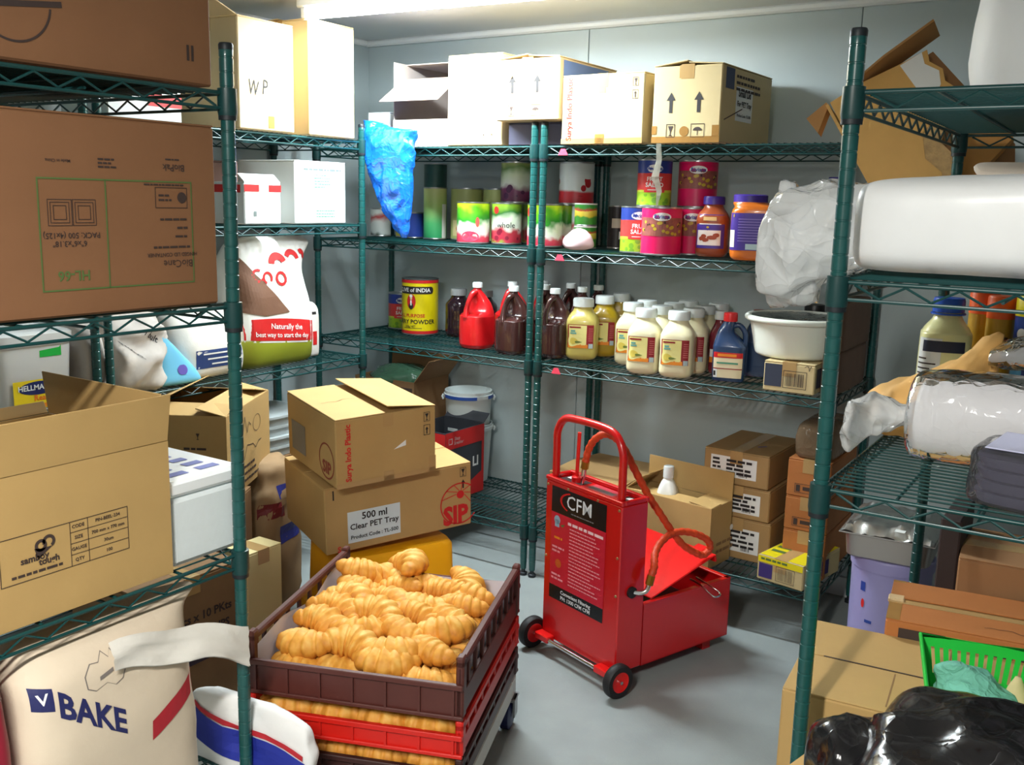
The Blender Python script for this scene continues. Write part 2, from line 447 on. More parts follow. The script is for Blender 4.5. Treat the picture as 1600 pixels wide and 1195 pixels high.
wb = slab('wall_back', XL - .1, XR + .1, YB + .012, YB + .1, 0, ZC, mat('panel_joint', (120, 124, 126), .6))
for x0, x1 in ((XL - .02, -2.2), (-2.2, -1.024), (-1.024, .16), (.16, XR + .02)):
    MB().box(x0 + .0015, x1 - .0015, YB, YB + .012, .08, ZC, .002).build('panel', WALL, wb)
COV = mat('aluminium_coving', (196, 202, 204), .35, metal=.4)
slab('baseboard_back', XL, XR, YB - .012, YB, 0, .085, COV, .003)
slab('baseboard_left', XL, XL + .012, YF, YB - .012, 0, .085, COV, .003)
slab('trim_1', XL, XR, YB - .03, YB, ZC - .03, ZC, mat('white_coving', (226, 230, 230), .45), .008)
slab('trim_2', XL, XL + .03, YF, YB - .03, ZC - .03, ZC, MATS['white_coving'], .008)

# ------------------------------------------------------------------ ceiling battens (the lamps of the room)
def batten(label, x, y, rz, watts, col, L=1.24):
    t = thing('fluorescent_light', label, 'light', (x, y, ZC), rz, 'ceiling light battens')
    MB().box(-L / 2, L / 2, -.045, .045, -.045, 0, .006).build('housing', mat('batten_white', (236, 238, 238), .4), t)
    g = mat('tube_glow', (244, 250, 255), .4, emit=26)
    for s in (-1, 1):
        MB().tube([(-L / 2 + .035, s * .028, -.066), (L / 2 - .035, s * .028, -.066)], .013, 12).build('tube', g, t, 40)
        MB().box(s * (L / 2 - .035) - .012, s * (L / 2 - .035) + .012, -.044, .044, -.088, -.045, .004).build('end_cap', MATS['batten_white'], t)
    ld = bpy.data.lights.new('tube_light', 'AREA'); ld.shape = 'RECTANGLE'; ld.size = L - .1; ld.size_y = .10
    ld.energy = watts; ld.color = col
    lo = bpy.data.objects.new('tube_light', ld); C.objects.link(lo); lo.parent = t; lo.location = (0, 0, -.092)
    return t
batten('white twin-tube ceiling light glaring above the back corner shelves', -2.36, 3.06, R(4), LAMP_BACK, (.86, .97, 1.0))
batten('white twin-tube ceiling light over the front of the aisle', -.50, -.50, R(90), LAMP_FRONT, (1.0, .96, .88))

# ------------------------------------------------------------------ wire shelving
RP = .0146
def post_mesh():
    z = 0.03; H = 1.88; pr = [(RP * .9, .03)]
    p = .0298; zz = H - .021
    cuts = []
    while zz > .06: cuts.append(zz); zz -= p
    for c in reversed(cuts): pr += [(RP, c - .0022), (RP * .93, c - .0012), (RP * .93, c + .0012), (RP, c + .0022)]
    pr += [(RP, H - .004), (RP * .85, H), (0, H)]
    return MB().lathe(pr, 14).mesh('post', GREEN, 40)
POST_ME = post_mesh()
FOOT_ME = MB().lathe([(0, 0), (.016, 0), (.017, .012), (.009, .016), (.009, .034), (0, .034)], 12).mesh('foot', SLEEVE, 40)
CAP_ME = MB().lathe([(.0149, 1.874), (.0152, 1.884), (.013, 1.888), (0, 1.888)], 14).mesh('cap', SLEEVE, 40)
COL_ME = MB().lathe([(.0152, -.055), (.0190, -.055), (.0205, -.046), (.0196, 0), (.0150, .001)], 16).mesh('collar', COLLAR, 40)
SLV_ME = MB().lathe([(.0150, -.064), (.0186, -.064), (.0190, -.0552), (.0150, -.0552)], 16).mesh('sleeve', SLEEVE, 40)
def truss_mesh(L, along):
    mb = MB()
    def P(t, z): return (t, 0, z) if along == 'x' else (0, t, z)
    mb.tube([P(.017, -.010), P(L - .017, -.010)], .0042, 6); mb.tube([P(.017, -.041), P(L - .017, -.041)], .0036, 6)
    n = max(2, round((L - .06) / .043)); st = (L - .06) / n
    mb.tube([P(.03 + i * st, -.014 if i % 2 == 0 else -.037) for i in range(n + 1)], .0026, 5)
    return mb.mesh('truss', GREEN_D, 60)
_SH = {}
def shelf_parts(lx, ly):
    k = (round(lx, 3), round(ly, 3))
    if k in _SH: return _SH[k]
    long_x = lx > ly; deck = MB(); sup = MB()
    a, b = (lx, ly) if long_x else (ly, lx)
    P = (lambda t, s, z: (t, s, z)) if long_x else (lambda t, s, z: (s, t, z))
    n = int((a - .05) / .0255); st = (a - .05) / n
    for i in range(n + 1): deck.tube([P(.025 + i * st, .003, -.0045), P(.025 + i * st, b - .003, -.0045)], .0021, 5, cap=False)
    for q in (.25, .5, .75): sup.tube([P(.006, b * q, -.0095), P(a - .006, b * q, -.0095)], .0032, 6)
    sup.tube([P(.02, b * .5, -.030), P(a - .02, b * .5, -.030)], .0032, 6)
    _SH[k] = (sup.mesh('shelf', GREEN_D, 60), deck.mesh('deck_wires', GREEN_D, 60), truss_mesh(lx, 'x'), truss_mesh(ly, 'y'))
    return _SH[k]
TAGM = mat('pink_price_tag', (232, 70, 96), .5)
def wire_unit(label, x0, y0, x1, y1, zs):
    t = thing('wire_shelving', label, 'shelving', (x0, y0, 0), 0, 'green wire shelving units')
    lx, ly = x1 - x0, y1 - y0
    for px in (0, lx):
        for py in (0, ly):
            p = link('post', POST_ME, t, (px, py, 0)); link('foot', FOOT_ME, p); link('cap', CAP_ME, p)
    sup, deck, tx, ty = shelf_parts(lx, ly)
    for z in zs:
        s = link('shelf', sup, t, (0, 0, z))
        tag(link('deck_wires', deck, s), kind='stuff')
        link('truss', tx, s, (0, 0, 0)); link('truss', tx, s, (0, ly, 0)); link('truss', ty, s, (0, 0, 0)); link('truss', ty, s, (lx, 0, 0))
        for px in (0, lx):
            for py in (0, ly): link('collar', COL_ME, s, (px, py, 0)); link('sleeve', SLV_ME, s, (px, py, 0))
    return t
B1, B2, B3, B4 = 1.801, 1.392, .935, .224
F1, F2, F3, F4 = 1.822, 1.466, .886, .224
R1, R2, R3, R4 = 1.791, 1.463, 1.076, .224
L1, L2, L3, L4 = 1.797, 1.352, .789, .224
UBL = wire_unit('green wire shelving unit along the back wall holding the curry powder tin', -3.285, 3.400, -2.103, 3.937, (B1, B2, B3, B4))
UBR = wire_unit('green wire shelving unit along the back wall holding the mayonnaise jars', -2.059, 3.400, -.868, 3.937, (B1, B2, B3, B4))
wire_unit('green wire shelving unit in the back left corner holding two white boxes', -3.459, 2.020, -2.922, 3.301, (F1, F2, F3, F4))
wire_unit('green wire shelving unit on the left wall holding the square mayonnaise tub', -3.459, .700, -2.922, 1.970, (F1, F2, F3, F4))
wire_unit('near green wire shelving unit on the left holding the big brown cartons', -2.868, .820, -1.654, 1.451, (L1, L2, L3, L4))
URT = wire_unit('near green wire shelving unit on the right holding plastic-wrapped packs', -.467, 1.806, .070, 2.926, (R1, R2, R3, R4))
def shelf_tag(unit, x, z):
    MB().add([(x - .022, -.006, z - .042), (x + .022, -.006, z - .042), (x + .010, -.006, z - .018), (x - .010, -.006, z - .018), (x - .022, -.0045, z - .042), (x + .022, -.0045, z - .042), (x + .010, -.0045, z - .018), (x - .010, -.0045, z - .018)],
        [(0, 1, 2, 3), (7, 6, 5, 4), (0, 4, 5, 1), (2, 6, 7, 3), (1, 5, 6, 2), (3, 7, 4, 0)]).build('price_tag', TAGM, unit)
for z in (B1, B2, B3): shelf_tag(UBR, .09, z)

# ------------------------------------------------------------------ cartons
def carton(label, X, Y, Z, th, w, d, h, m=KRAFT, top='closed', seam='x', flaps=None, tape=True, name='cardboard_box', cat='box', group=None, tilt=None, tin=0.0, lift=(0, 0), bev=.004, fl=None):
    """root at the front-left-bottom corner; returns (root, ink maker). flaps: (side, angle, length)"""
    rot = Matrix.Rotation(R(th), 4, 'Z')
    if tilt: rot = rot @ Matrix.Rotation(R(tilt[1]), 4, 'Y') @ Matrix.Rotation(R(tilt[0]), 4, 'X')
    t = thing(name, label, cat, (X, Y, Z), 0, group, rot.to_euler())
    T = .004
    if top == 'closed':
        MB().box(0, w, 0, d, 0, h - T, bev).build('body', m, t)
        g = .0015
        if seam == 'x': pr = ((0, w, 0, d / 2 - g, 0), (0, w, d / 2 + g, d, 1))
        else: pr = ((0, w / 2 - g, 0, d, 0), (w / 2 + g, w, 0, d, 1))
        for x0, x1, y0, y1, k in pr:
            a = lift[k]
            if a == 0: MB().box(x0 + .001, x1 - .001, y0 + .001, y1 - .001, h - T, h, .0012).build('flap', m, t)
            else:
                if seam == 'x':
                    M = Matrix.Translation((0, y0 if k == 0 else y1, h - T)) @ Matrix.Rotation(R(a if k == 0 else -a), 4, 'X'); q = (x0, x1, 0, y1 - y0) if k == 0 else (x0, x1, y0 - y1, 0)
                else:
                    M = Matrix.Translation((x0 if k == 0 else x1, 0, h - T)) @ Matrix.Rotation(R(-a if k == 0 else a), 4, 'Y'); q = (0, x1 - x0, y0, y1) if k == 0 else (x0 - x1, 0, y0, y1)
                MB().box(q[0], q[1], q[2], q[3], 0, T, .0012, M).build('flap', m, t)
        if tape:
            tm = TAPE_C if tape is True else tape
            mb = MB()
            if seam == 'x':
                mb.box(.0, w, d / 2 - .025, d / 2 + .025, h + .0002, h + .0008)
                for x in (-.0008, w + .0002): mb.box(x, x + .0006, d / 2 - .025, d / 2 + .025, h - .05, h + .0008)
            else:
                mb.box(w / 2 - .025, w / 2 + .025, 0, d, h + .0002, h + .0008)
                for y in (-.0008, d + .0002): mb.box(w / 2 - .025, w / 2 + .025, y, y + .0006, h - .05, h + .0008)
            mb.build('tape', tm, t)
    else:
        mb = MB(); mb.box(0, w, 0, d, 0, T)
        mb.box(0, w, 0, T, T, h); mb.box(0, w, d - T, d, T, h); mb.box(0, T, T, d - T, T, h); mb.box(w - T, w, T, d - T, T, h)
        mb.build('body', m, t)
    for side, ang, ln in (flaps or []):
        FR = {'F': ((0, 0), (1, 0), (0, -1), w), 'B': ((w, d), (-1, 0), (0, 1), w), 'L': ((0, d), (0, -1), (-1, 0), d), 'R': ((w, 0), (0, 1), (1, 0), d)}[side]
        o, u, n, L = Vector(FR[0] + (h,)), Vector(FR[1] + (0,)), Vector(FR[2] + (0,)), FR[3]
        dr = -n * math.cos(R(ang)) + Vector((0, 0, 1)) * math.sin(R(ang)); nn = u.cross(dr)
        M = Matrix(((u.x, dr.x, nn.x, o.x), (u.y, dr.y, nn.y, o.y), (u.z, dr.z, nn.z, o.z), (0, 0, 0, 1)))
        MB().box(.002, L - .002, .001, ln, -.002, .002, .001, M).build('flap', m, t)
    def ink(face):
        return {'F': lambda: Ink((0, 0, 0), (1, 0, 0), (0, 0, 1), (0, -1, 0)), 'R': lambda: Ink((w, 0, 0), (0, 1, 0), (0, 0, 1), (1, 0, 0)),
                'L': lambda: Ink((0, d, 0), (0, -1, 0), (0, 0, 1), (-1, 0, 0)), 'T': lambda: Ink((0, 0, h), (1, 0, 0), (0, 1, 0), (0, 0, 1))}[face]()
    return t, ink
def sticker(parent, ink, x0, y0, x1, y1, m=None, name='paper_label'):
    k = Ink(ink.o, ink.u, ink.v, ink.n); k.rect(x0, y0, x1, y1, m or WHITE, 0)
    mb, mm = list(k.L.values())[0]
    return mb.build(name, mm, parent)

# ---- near left shelves -------------------------------------------------------------------
t, ink = carton('plain brown carton on the near top left shelf with a black edge mark', -1.662, .845, L1, 90, .575, .50, .42, KRAFT_R)
i = ink('F'); i.line(.02, .075, .245, .105, .010, INKB); i.ring(.155, .10, .07, .004, INKB, 185, 355); i.rect(.512, .045, .518, .075, INKB); i.rect(.523, .045, .529, .075, INKB); i.build(t)

t, ink = carton('big reddish carton upside down with green framed print on the near left shelf', -1.662, .845, L2, 90, .575, .50, .368, KRAFT_R, lift=(0, 2))
i = ink('F'); G, K = GRN_I, INKB
def UY(y): return y - .845
def VZ(z): return z - L2
i.frame(UY(1.021), VZ(1.400), UY(1.357), VZ(1.604), .0030, G); i.rect(UY(1.1565), VZ(1.400), UY(1.1595), VZ(1.604), G)
for cx in (1.063, 1.112):
    for k, r in enumerate((.024, .019, .013)): i.frame(UY(cx) - r, VZ(1.542) - r, UY(cx) + r, VZ(1.542) + r, .0012, K)
i.text('PACK: 500 (4x125)', UY(1.085), VZ(1.501), .0145, K, .012, 180); i.text('6"x6"x3.18"', UY(1.080), VZ(1.486), .0145, K, .012, 180)
i.text('HL-66', UY(1.085), VZ(1.428), .026, G, .02, 180)
i.frame(UY(1.268), VZ(1.551), UY(1.345), VZ(1.592), .0014, K); i.disc(UY(1.332), VZ(1.572), .011, K); i.lines(UY(1.276), VZ(1.578), .04, 2, .009, .004, K, 3)
i.lines(UY(1.20), VZ(1.598), .14, 1, .01, .003, K, 8, align='R')
for z, wd in ((1.531, .07), (1.514, .03), (1.497, .035), (1.476, .088)): i.lines(UY(1.348) - wd, VZ(z), wd, 1, .01, .0042, K, int(z * 1000), align='R', minw=1)
i.text('HINGED LID CONTAINER', UY(1.305), VZ(1.459), .0105, K, .012, 180); i.text('BioCane', UY(1.318), VZ(1.441), .021, K, .0, 180)
i.text('BioPak', UY(1.315), VZ(1.631), .019, K, .01, 180); i.text('Made in China', UY(1.065), VZ(1.634), .0085, K, .01, 180); i.lines(UY(1.145), VZ(1.642), .046, 3, .007, .0035, K, 12)
i.lines(UY(1.28), VZ(1.648), .05, 1, .01, .003, K, 8, align='R'); i.build(t)

t, ink = carton('open brown carton with a heart-shaped logo and size table on the near left shelf', -1.662, .845, L3, 90, .430, .42, .288, KRAFT_Y, top='open', flaps=[('F', 99, .102), ('R', 84, .10), ('B', 120, .03), ('L', 100, .1)])
i = ink('F'); VZ = lambda z: z - L3
i.frame(UY(.905), VZ(.874), UY(1.171), VZ(.963), .0013, K); 
for u in (1.044, 1.0815): i.rect(UY(u), VZ(.874), UY(u) + .0012, VZ(.963), K)
for q in range(1, 4): i.rect(UY(1.044), VZ(.874 + q * .0222), UY(1.171), VZ(.874 + q * .0222) + .0011, K)
for q, (a, b) in enumerate((('QTY', '100'), ('GAUGE', '30um'), ('SIZE', '700 mm x 770 mm'), ('CODE', 'PIN-BEEL-234'))):
    i.text(a, UY(1.062), VZ(.885 + q * .0222), .0095, K, .02); i.text(b, UY(1.126), VZ(.885 + q * .0222), .0095, K, .02)
i.ring(UY(.985), VZ(.934), .012, .006, K); i.ring(UY(1.001), VZ(.938), .013, .006, K, 300, 560); i.poly([(UY(.972), VZ(.931)), (UY(.985), VZ(.928)), (UY(1.008), VZ(.928)), (UY(.985), VZ(.913)), (UY(.978), VZ(.908))], K)
i.text('samboy', UY(.972), VZ(.913), .018, K, .03); i.text('tough', UY(1.000), VZ(.902), .018, K, .03)
i.lines(UY(.926), VZ(.889), .10, 1, .01, .005, K, 4, minw=1); i.build(t)

POLY = mat('white_foam', (224, 232, 234), .85, var=.03, vscale=60, bump=.15, bscale=160)
t = thing('foam_box', 'white foam box with blue print on its lid behind the near left post', 'foam box', (-1.675, 1.285, L3), R(90))
MB().box(0, .195, 0, .30, 0, .155, .012).build('body', POLY, t, 30); MB().box(-.003, .198, -.003, .303, .156, .192, .008).build('lid', mat('foam_lid', (240, 244, 246), .6), t, 30)
i = Ink((0, 0, .192), (1, 0, 0), (0, 1, 0), (0, 0, 1))
for q in range(4):
    for r in range(2): i.rect(.02 + r * .085, .03 + q * .045, .075 + r * .085 - q * .008, .055 + q * .045, mat('lavender_print', (120, 128, 190), .5))
i.build(t)

# ---- top of the left and back shelving ----------------------------------------------------
PALE = mat('pale_carton', (214, 190, 146), .7, var=.05, vscale=6)
PALE2 = mat('pale_carton_warm', (206, 178, 134), .7, var=.05, vscale=6)
t, ink = carton('tall pale carton lettered WP on top of the left shelving', -2.905, 2.604, F1, 90, .283, .34, .405, PALE, flaps=[('L', 160, .10)])
i = ink('F'); INKD = mat('marker_ink', (18, 16, 18), .7); i.text('W', .072, .150, .080, INKD, 0, -6, sx=.62); i.text('P', .130, .157, .080, INKD, 0, -6, sx=.7); i.rect(.145, .01, .175, .055, TAPE); i.build(t)
t, ink = carton('tall pale carton without lettering on top of the left shelving', -2.905, 2.970, F1, 90, .268, .34, .450, PALE, lift=(0, 3))
i = ink('F'); i.line(.15, .21, .26, .195, .004, CORE); i.build(t)

t, ink = carton('pale carton with two black arrows propped on a dark carton above the curry tin shelf', -2.270, 3.370, 1.892, 0, .288, .48, .238, PALE2, seam='y', lift=(6, 4))
i = ink('F')
for u in (.075, .190): i.arrow(u, .105, .068, BLACK)
i.glass(.072, .018, .042, INKB); i.umbrella(.185, .018, .042, INKB); i.disc(.128, .040, .016, mat('faint_print', (176, 140, 104), .7)); i.rect(.01, .16, .075, .225, TAPE_C); i.build(t)
i = ink('R'); i.rect(.03, .16, .40, .225, mat('blue_side_shade', (96, 116, 160), .6)); i.build(t)  # bluish shade of the carton's right side, painted on as a patch
carton('low dark carton underneath the arrow carton on the back top shelf', -2.262, 3.450, B1, 0, .27, .36, .0895, mat('dark_carton', (92, 92, 116), .8, var=.1))
t, ink = carton('pale carton with a white slip left of the arrow carton', -2.552, 3.425, B1, 0, .272, .46, .365, PALE, seam='y')
i = ink('F'); i.glass(.185, .03, .018, INKB, True); i.glass(.225, .03, .018, INKB, True); i.build(t); sticker(t, ink('F'), .145, .13, .19, .245)
GC = mat('grey_carton', (176, 166, 160), .75, var=.08)
t = thing('cardboard_box', 'grey open carton with a drooping front flap on the back top shelf', 'box', (-2.875, 3.455, B1))
mb = MB(); mb.box(0, .302, 0, .42, 0, .004); mb.box(0, .302, 0, .004, .004, .115); mb.box(0, .302, .416, .42, .004, .40); mb.box(0, .004, .004, .416, .004, .36); mb.box(.298, .302, .004, .416, .004, .36); mb.build('body', GC, t)
mb = MB(); mb.box(0, .302, .09, .416, .356, .36); mb.build('flap', GC, t)
M = Matrix.Translation((0, 0, .235)) @ Matrix.Rotation(R(34), 4, 'X')
MB().box(-.02, .298, -.085, .11, -.002, .002, .001, M).build('torn_flap', mat('torn_card', (196, 172, 158), .8, var=.08), t)
t, ink = carton('small white carton beside the blue bag on the back top shelf', -3.06, 3.50, B1, 0, .13, .25, .155, CARDW)

t, ink = carton('carton with red vertical lettering and a white sticker on the back top shelf', -1.977, 3.390, B1, -1.5, .352, .46, .255, KRAFT_P, seam='y')
i = ink('F'); i.text('Surya Indo Plastic', .035, .128, .033, RED, .02, 90)
for v, g in ((.205, 1), (.160, 0)):
    if g: i.glass(.315, v, .032, INKB)
    else: i.frame(.303, v, .327, v + .032, .0016, INKB); i.arrow(.315, v + .004, .024, INKB)
i.rect(.160, .185, .19, .255, TAPE_C); i.rect(.15, .0, .19, .035, TAPE); i.rect(0, 0, .35, .02, TAPE_C); i.build(t); sticker(t, ink('F'), .110, .125, .218, .180)

t, ink = carton('carton with two arrows and a lid label rightmost on the back top shelf', -1.594, 3.392, B1, -1, .264, .50, .272, KRAFT_P, seam='y', lift=(7, 4))
i = ink('F')
for u in (.072, .180): i.arrow(u, .105, .072, BLACK)
i.glass(.075, .018, .048, INKB); i.umbrella(.180, .018, .048, INKB); i.disc(.128, .040, .018, TAPE); i.rect(.10, .225, .145, .27, TAPE_C); i.rect(0, 0, .264, .022, TAPE)
i.rect(0, .03, .02, .06, TAPE); i.rect(.235, .02, .262, .06, TAPE); i.build(t)
i = ink('R'); i.rect(.03, .19, .11, .262, mat('blue_mark', (64, 74, 104), .7)); i.lines(.13, .245, .26, 3, .022, .010, INKB, 4); i.line(.03, .08, .20, .13, .004, INKB); i.build(t)
s = sticker(t, ink('R'), .135, .085, .300, .205); i = ink('R'); i.text('Small Lid', .217, .182, .034, BLACK, .03, lift=2); i.text('For PET Tray', .217, .145, .026, BLACK, .03, lift=2); i.text('Product Code : TL-500', .217, .105, .0145, BLACK, .02, lift=2); i.build(s)

# ---- white boxes on the left shelving -----------------------------------------------------
t, ink = carton('white box with fine green print on the left shelving', -2.935, 2.912, F2, 90, .300, .33, .255, CARDW, name='white_box', seam='y', tape=False)
i = ink('F'); GP = mat('grey_print', (110, 122, 120), .6); GP2 = mat('pale_green_print', (84, 150, 128), .6)
i.lines(.05, .225, .22, 1, .02, .008, GP, 3, minw=1); i.lines(.11, .20, .10, 5, .012, .004, GP2, 4); i.lines(.06, .135, .19, 5, .012, .002, GP, 5); i.lines(.12, .055, .12, 3, .012, .004, GP2, 6); i.build(t)
t, ink = carton('white carton with a red stripe on the left shelving', -2.935, 2.645, F2, 90, .190, .26, .160, CARDW, name='white_box', seam='y', tape=False, flaps=[('F', 40, .05)])
i = ink('F'); i.rect(.0, .125, .075, .152, RED); i.rect(.125, .125, .19, .152, RED); i.rect(.045, .03, .06, .05, GP); i.build(t)
i = ink('L'); i.rect(.02, .12, .24, .15, RED); i.build(t)
carton('dark brown carton behind the red-striped white carton', -3.205, 2.66, F2, 90, .20, .2, .245, mat('dark_brown_card', (120, 92, 84), .8), name='cardboard_box')  # one even dark brown card colour

# ---- stack in the middle of the floor -------------------------------------------------------
t, ink = carton('half-open carton with red vertical lettering on top of the floor stack', -2.212, 2.367, .606, 66.2, .380, .440, .245, KRAFT_Y, seam='y', lift=(0, 7), tilt=(3, -2.6), tape=False)
i = ink('F'); i.text('Surya Indo Plastic', .045, .122, .0285, RED, .03, 90); i.glass(.345, .190, .034, BLACK); i.frame(.332, .140, .358, .178, .002, BLACK); i.arrow(.345, .145, .026, BLACK)
i.rect(.175, .195, .215, .241, TAPE_C); i.rect(.175, .0, .215, .035, TAPE_C); i.rect(.0, 0, .38, .018, TAPE_C); i.rect(.352, .0, .38, .06, TAPE_C); i.poly([(.215, .108), (.262, .116), (.262, .136)], WHITE); i.build(t)
i = ink('L'); i.ring(.36, .080, .065, .006, mat('dull_red', (140, 60, 46), .7)); i.rect(.04, .04, .17, .15, mat('grey_sticker', (132, 128, 124), .7)); i.text('SIP', .36, .055, .06, MATS['dull_red'], .04); i.build(t)  # emblem in a duller red than the front lettering, beside a grey sticker
i = ink('T'); i.scribble(.04, .22, .13, .02, INKB, .002, 4); i.build(t)

t, ink = carton('carton with a PET tray label and red sun emblem in the floor stack', -2.293, 2.399, .343, 64.6, .580, .411, .247, KRAFT_Y, seam='x', tilt=(2.5, -2.8), tape=False)
i = ink('F'); cx, cy = .530, .092
i.ring(cx, cy, .082, .005, RED, 52, 232 + 90, n=36); i.disc(cx + .003, cy + .035, .016, RED)
for a in range(-10, 200, 30): i.line(cx + .003 + .018 * math.cos(R(a)), cy + .035 + .018 * math.sin(R(a)), cx + min(.046, .075 * math.cos(R(a))), cy + .012 + .070 * math.sin(R(a)), .003, RED)
i.text('SIP', .512, .046, .098, RED, .045, sx=.86); i.glass(.545, .195, .036, BLACK); i.arrow(.545, .150, .034, BLACK); i.text('Su', .055, .012, .03, RED, .03)
i.rect(.03, .20, .035, .235, BLACK); i.build(t)
s = sticker(t, ink('F'), .082, .028, .285, .145, mat('blue_white_paper', (214, 226, 230), .6)); i = ink('F'); i.text('500 ml', .185, .122, .036, BLACK, .02, lift=2); i.text('Clear PET Tray', .184, .087, .030, BLACK, .02, lift=2); i.text('Product Code : TL-500', .184, .048, .0195, BLACK, .02, lift=2); i.build(s)
# yellow bin carrying the stack
t = thing('storage_bin', 'upturned yellow plastic bin underneath the floor stack of cartons', 'bin', (-2.20, 2.76, 0), R(66))
YEL = mat('yellow_plastic', (240, 170, 14), .4)
Loft([(.088, .240, .175, 8), (.31, .232, .168, 8), (.326, .222, .158, 7)]).rings(MB(), 48).build('tub', YEL, t, 50)
Loft([(0, .268, .203, 8), (.012, .275, .208, 8), (.08, .272, .205, 8), (.088, .264, .198, 8), (.0885, .23, .165, 8)]).rings(MB(), 48).build('rim', mat('yellow_lid', (244, 180, 10), .4), t, 40)
t.location = (-2.30, 2.70, 0)

# ---- behind the stack -----------------------------------------------------------------------
t, ink = carton('open brown carton with a green bag in it in the back corner bottom shelf', -3.235, 3.60, B4, 2, .36, .29, .49, KRAFT_D, top='open', flaps=[('R', 128, .14), ('B', 95, .10)])
i = ink('F'); i.rect(.15, .41, .23, .45, INKB); i.rect(.245, .42, .35, .46, INKB); i.build(t)
gb = Loft(smooth_secs([(.0, .10, .10, 2.5), (.06, .14, .14, 2.5), (.10, .12, .12, 2.2), (.13, .02, .02, 2)], 14)).rings(MB(), 26, .02, 9, 2.0, True).build('green_bag', plastic_film('green_film', (104, 156, 124), .3), None, 180, (-3.05, 3.745, B4 + .42))
tag(gb, 'crumpled green plastic bag poking out of the corner carton', 'bag')
t, ink = carton('black and red appliance carton beside the white bucket', -2.545, 3.425, B4, 88, .290, .24, .325, mat('charcoal_card', (58, 62, 70), .5), top='open', flaps=[('R', 140, .06)])
i = ink('F'); i.poly([(0, .245), (.29, .245), (.29, .324), (0, .324)], RED); i.rect(0, .0, .014, .245, WHITE); i.frame(.022, .268, .05, .296, .004, WHITE); i.text('Stop', .085, .290, .022, WHITE, .02); i.text('Breaker', .097, .270, .022, WHITE, .02); i.rect(.272, .0, .29, .245, RED); i.poly([(.016, .0), (.272, .0), (.272, .10)], RED); i.text('LI', .225, .155, .065, WHITE, .03); i.build(t)
i = ink('L'); i.rect(0, .25, .24, .32, RED); i.build(t)
BUCK = mat('white_bucket', (214, 224, 224), .4)
def bucket(label, x, y, z, r, h, band=None, lid=False):
    t = thing('plastic_bucket', label, 'bucket', (x, y, z), face_cam(x, y), 'plastic buckets')
    L = Loft([(0, r * .84, r * .84, 2), (h * .9, r * .97, r * .97, 2), (h * .9 + .001, r * 1.04, r * 1.04, 2), (h * .955, r * 1.04, r * 1.04, 2), (h * .956, r, r, 2), (h, r, r, 2), (h, r * .95, r * .95, 2), (h * .75, r * .9, r * .9, 2)])
    L.rings(MB(), 36, capt=True).build('pail', BUCK, t, 40)
    if band: L.patch(MB(), h * .905, h * .95, -1.2, .35, .001, 14, 1).build('band', band, t); L.patch(MB(), h * .905, h * .95, .9, 1.5, .001, 6, 1).build('band', band, t)
    if lid: MB().lathe([(0, h - .004), (r * 1.05, h - .004), (r * 1.05, h + .012), (r * .9, h + .016), (0, h + .016)], 36).build('lid', WHITE, t, 40)
    for s in (-1, 1): MB().tube([(s * r * 1.05, 0, h * .93), (s * r * 1.1, 0, h * .9), (s * r * 1.05, 0, h * .86)], .006, 6).build('handle_lug', BUCK, t)
    return t
bucket('white bucket with a blue rim band in the back corner', -2.715, 3.838, B4 + .10, .116, .345, mat('blue_band', (46, 88, 176), .4))
bucket('plain white bucket holding the blue-banded one behind the appliance carton', -2.715, 3.838, B4, .120, .285)

# ---- back bottom shelf, behind the red machine ------------------------------------------------
carton('plain carton with lifted lid directly behind the red machine', -2.03, 3.47, B4, -4, .36, .40, .235, KRAFT, seam='x', lift=(4, 3), tape=False)
t, ink = carton('open carton with a white bottle in it behind the red machine', -1.655, 3.44, B4, -8.8, .392, .158, .236, KRAFT_Y, top='open', flaps=[('B', 92, .11), ('F', 3, .075), ('R', 5, .10), ('L', 40, .1)])
i = ink('R'); i.disc(.16, .13, .012, WHITE); i.lines(.05, .09, .2, 2, .03, .012, KRAFT_D, 3); i.build(t)
def spag(label, X, Z, w, h, dz, lab, m):
    t, ink = carton(label, X, 3.56, Z, -2, w, .37, h, m, seam='y', group='cartons of dried food stacked on the bottom back shelf')
    s = sticker(t, ink('F'), *lab); i = ink('F'); x0, y0, x1, y1 = lab
    i.lines(x0 + .008, y1 - .010, .045, 4, (y1 - y0) * .2, .009, BLACK, 3, 2); i.lines(x0 + .065, y1 - .010, (x1 - x0) - .075, 4, (y1 - y0) * .2, .010, BLACK, 6, 2); i.bars(x1 - .07, y0 + .006, .035, .018, BLACK, 8); i.build(s)
    return t, ink
t, ink = spag('brown carton with a white address label, topmost of the stack beside the yellow box', -1.378, .519, .263, .132, 0, (.028, .028, .215, .108), KRAFT)
i = ink('T'); i.line(.17, .12, .195, .15, .008, mat('blue_pen', (60, 76, 170), .5)); i.build(t)
spag('brown carton with a white label, middle of the stack beside the yellow box', -1.365, .3905, .262, .126, 0, (.05, .02, .225, .10), KRAFT)
spag('brown carton with a white label, lowest of the stack beside the yellow box', -1.360, B4, .268, .165, 0, (.045, .03, .225, .125), KRAFT)
for k, (z, h, lb) in enumerate(((B4, .175, 'lowest'), (.400, .128, 'middle'), (.529, .142, 'topmost'))):
    t, ink = carton('orange-brown carton, %s of the narrow stack at the right end of the bottom shelf' % lb, -1.035, 3.52, z, 0, .160, .36, h, KRAFT_O, seam='y')
    i = ink('F'); i.frame(.03, .015, .15, .05, .002, INKB); i.rect(.035, .02, .05, .045, INKB); i.lines(.06, .04, .08, 1, .01, .014, INKB, 3); i.build(t)
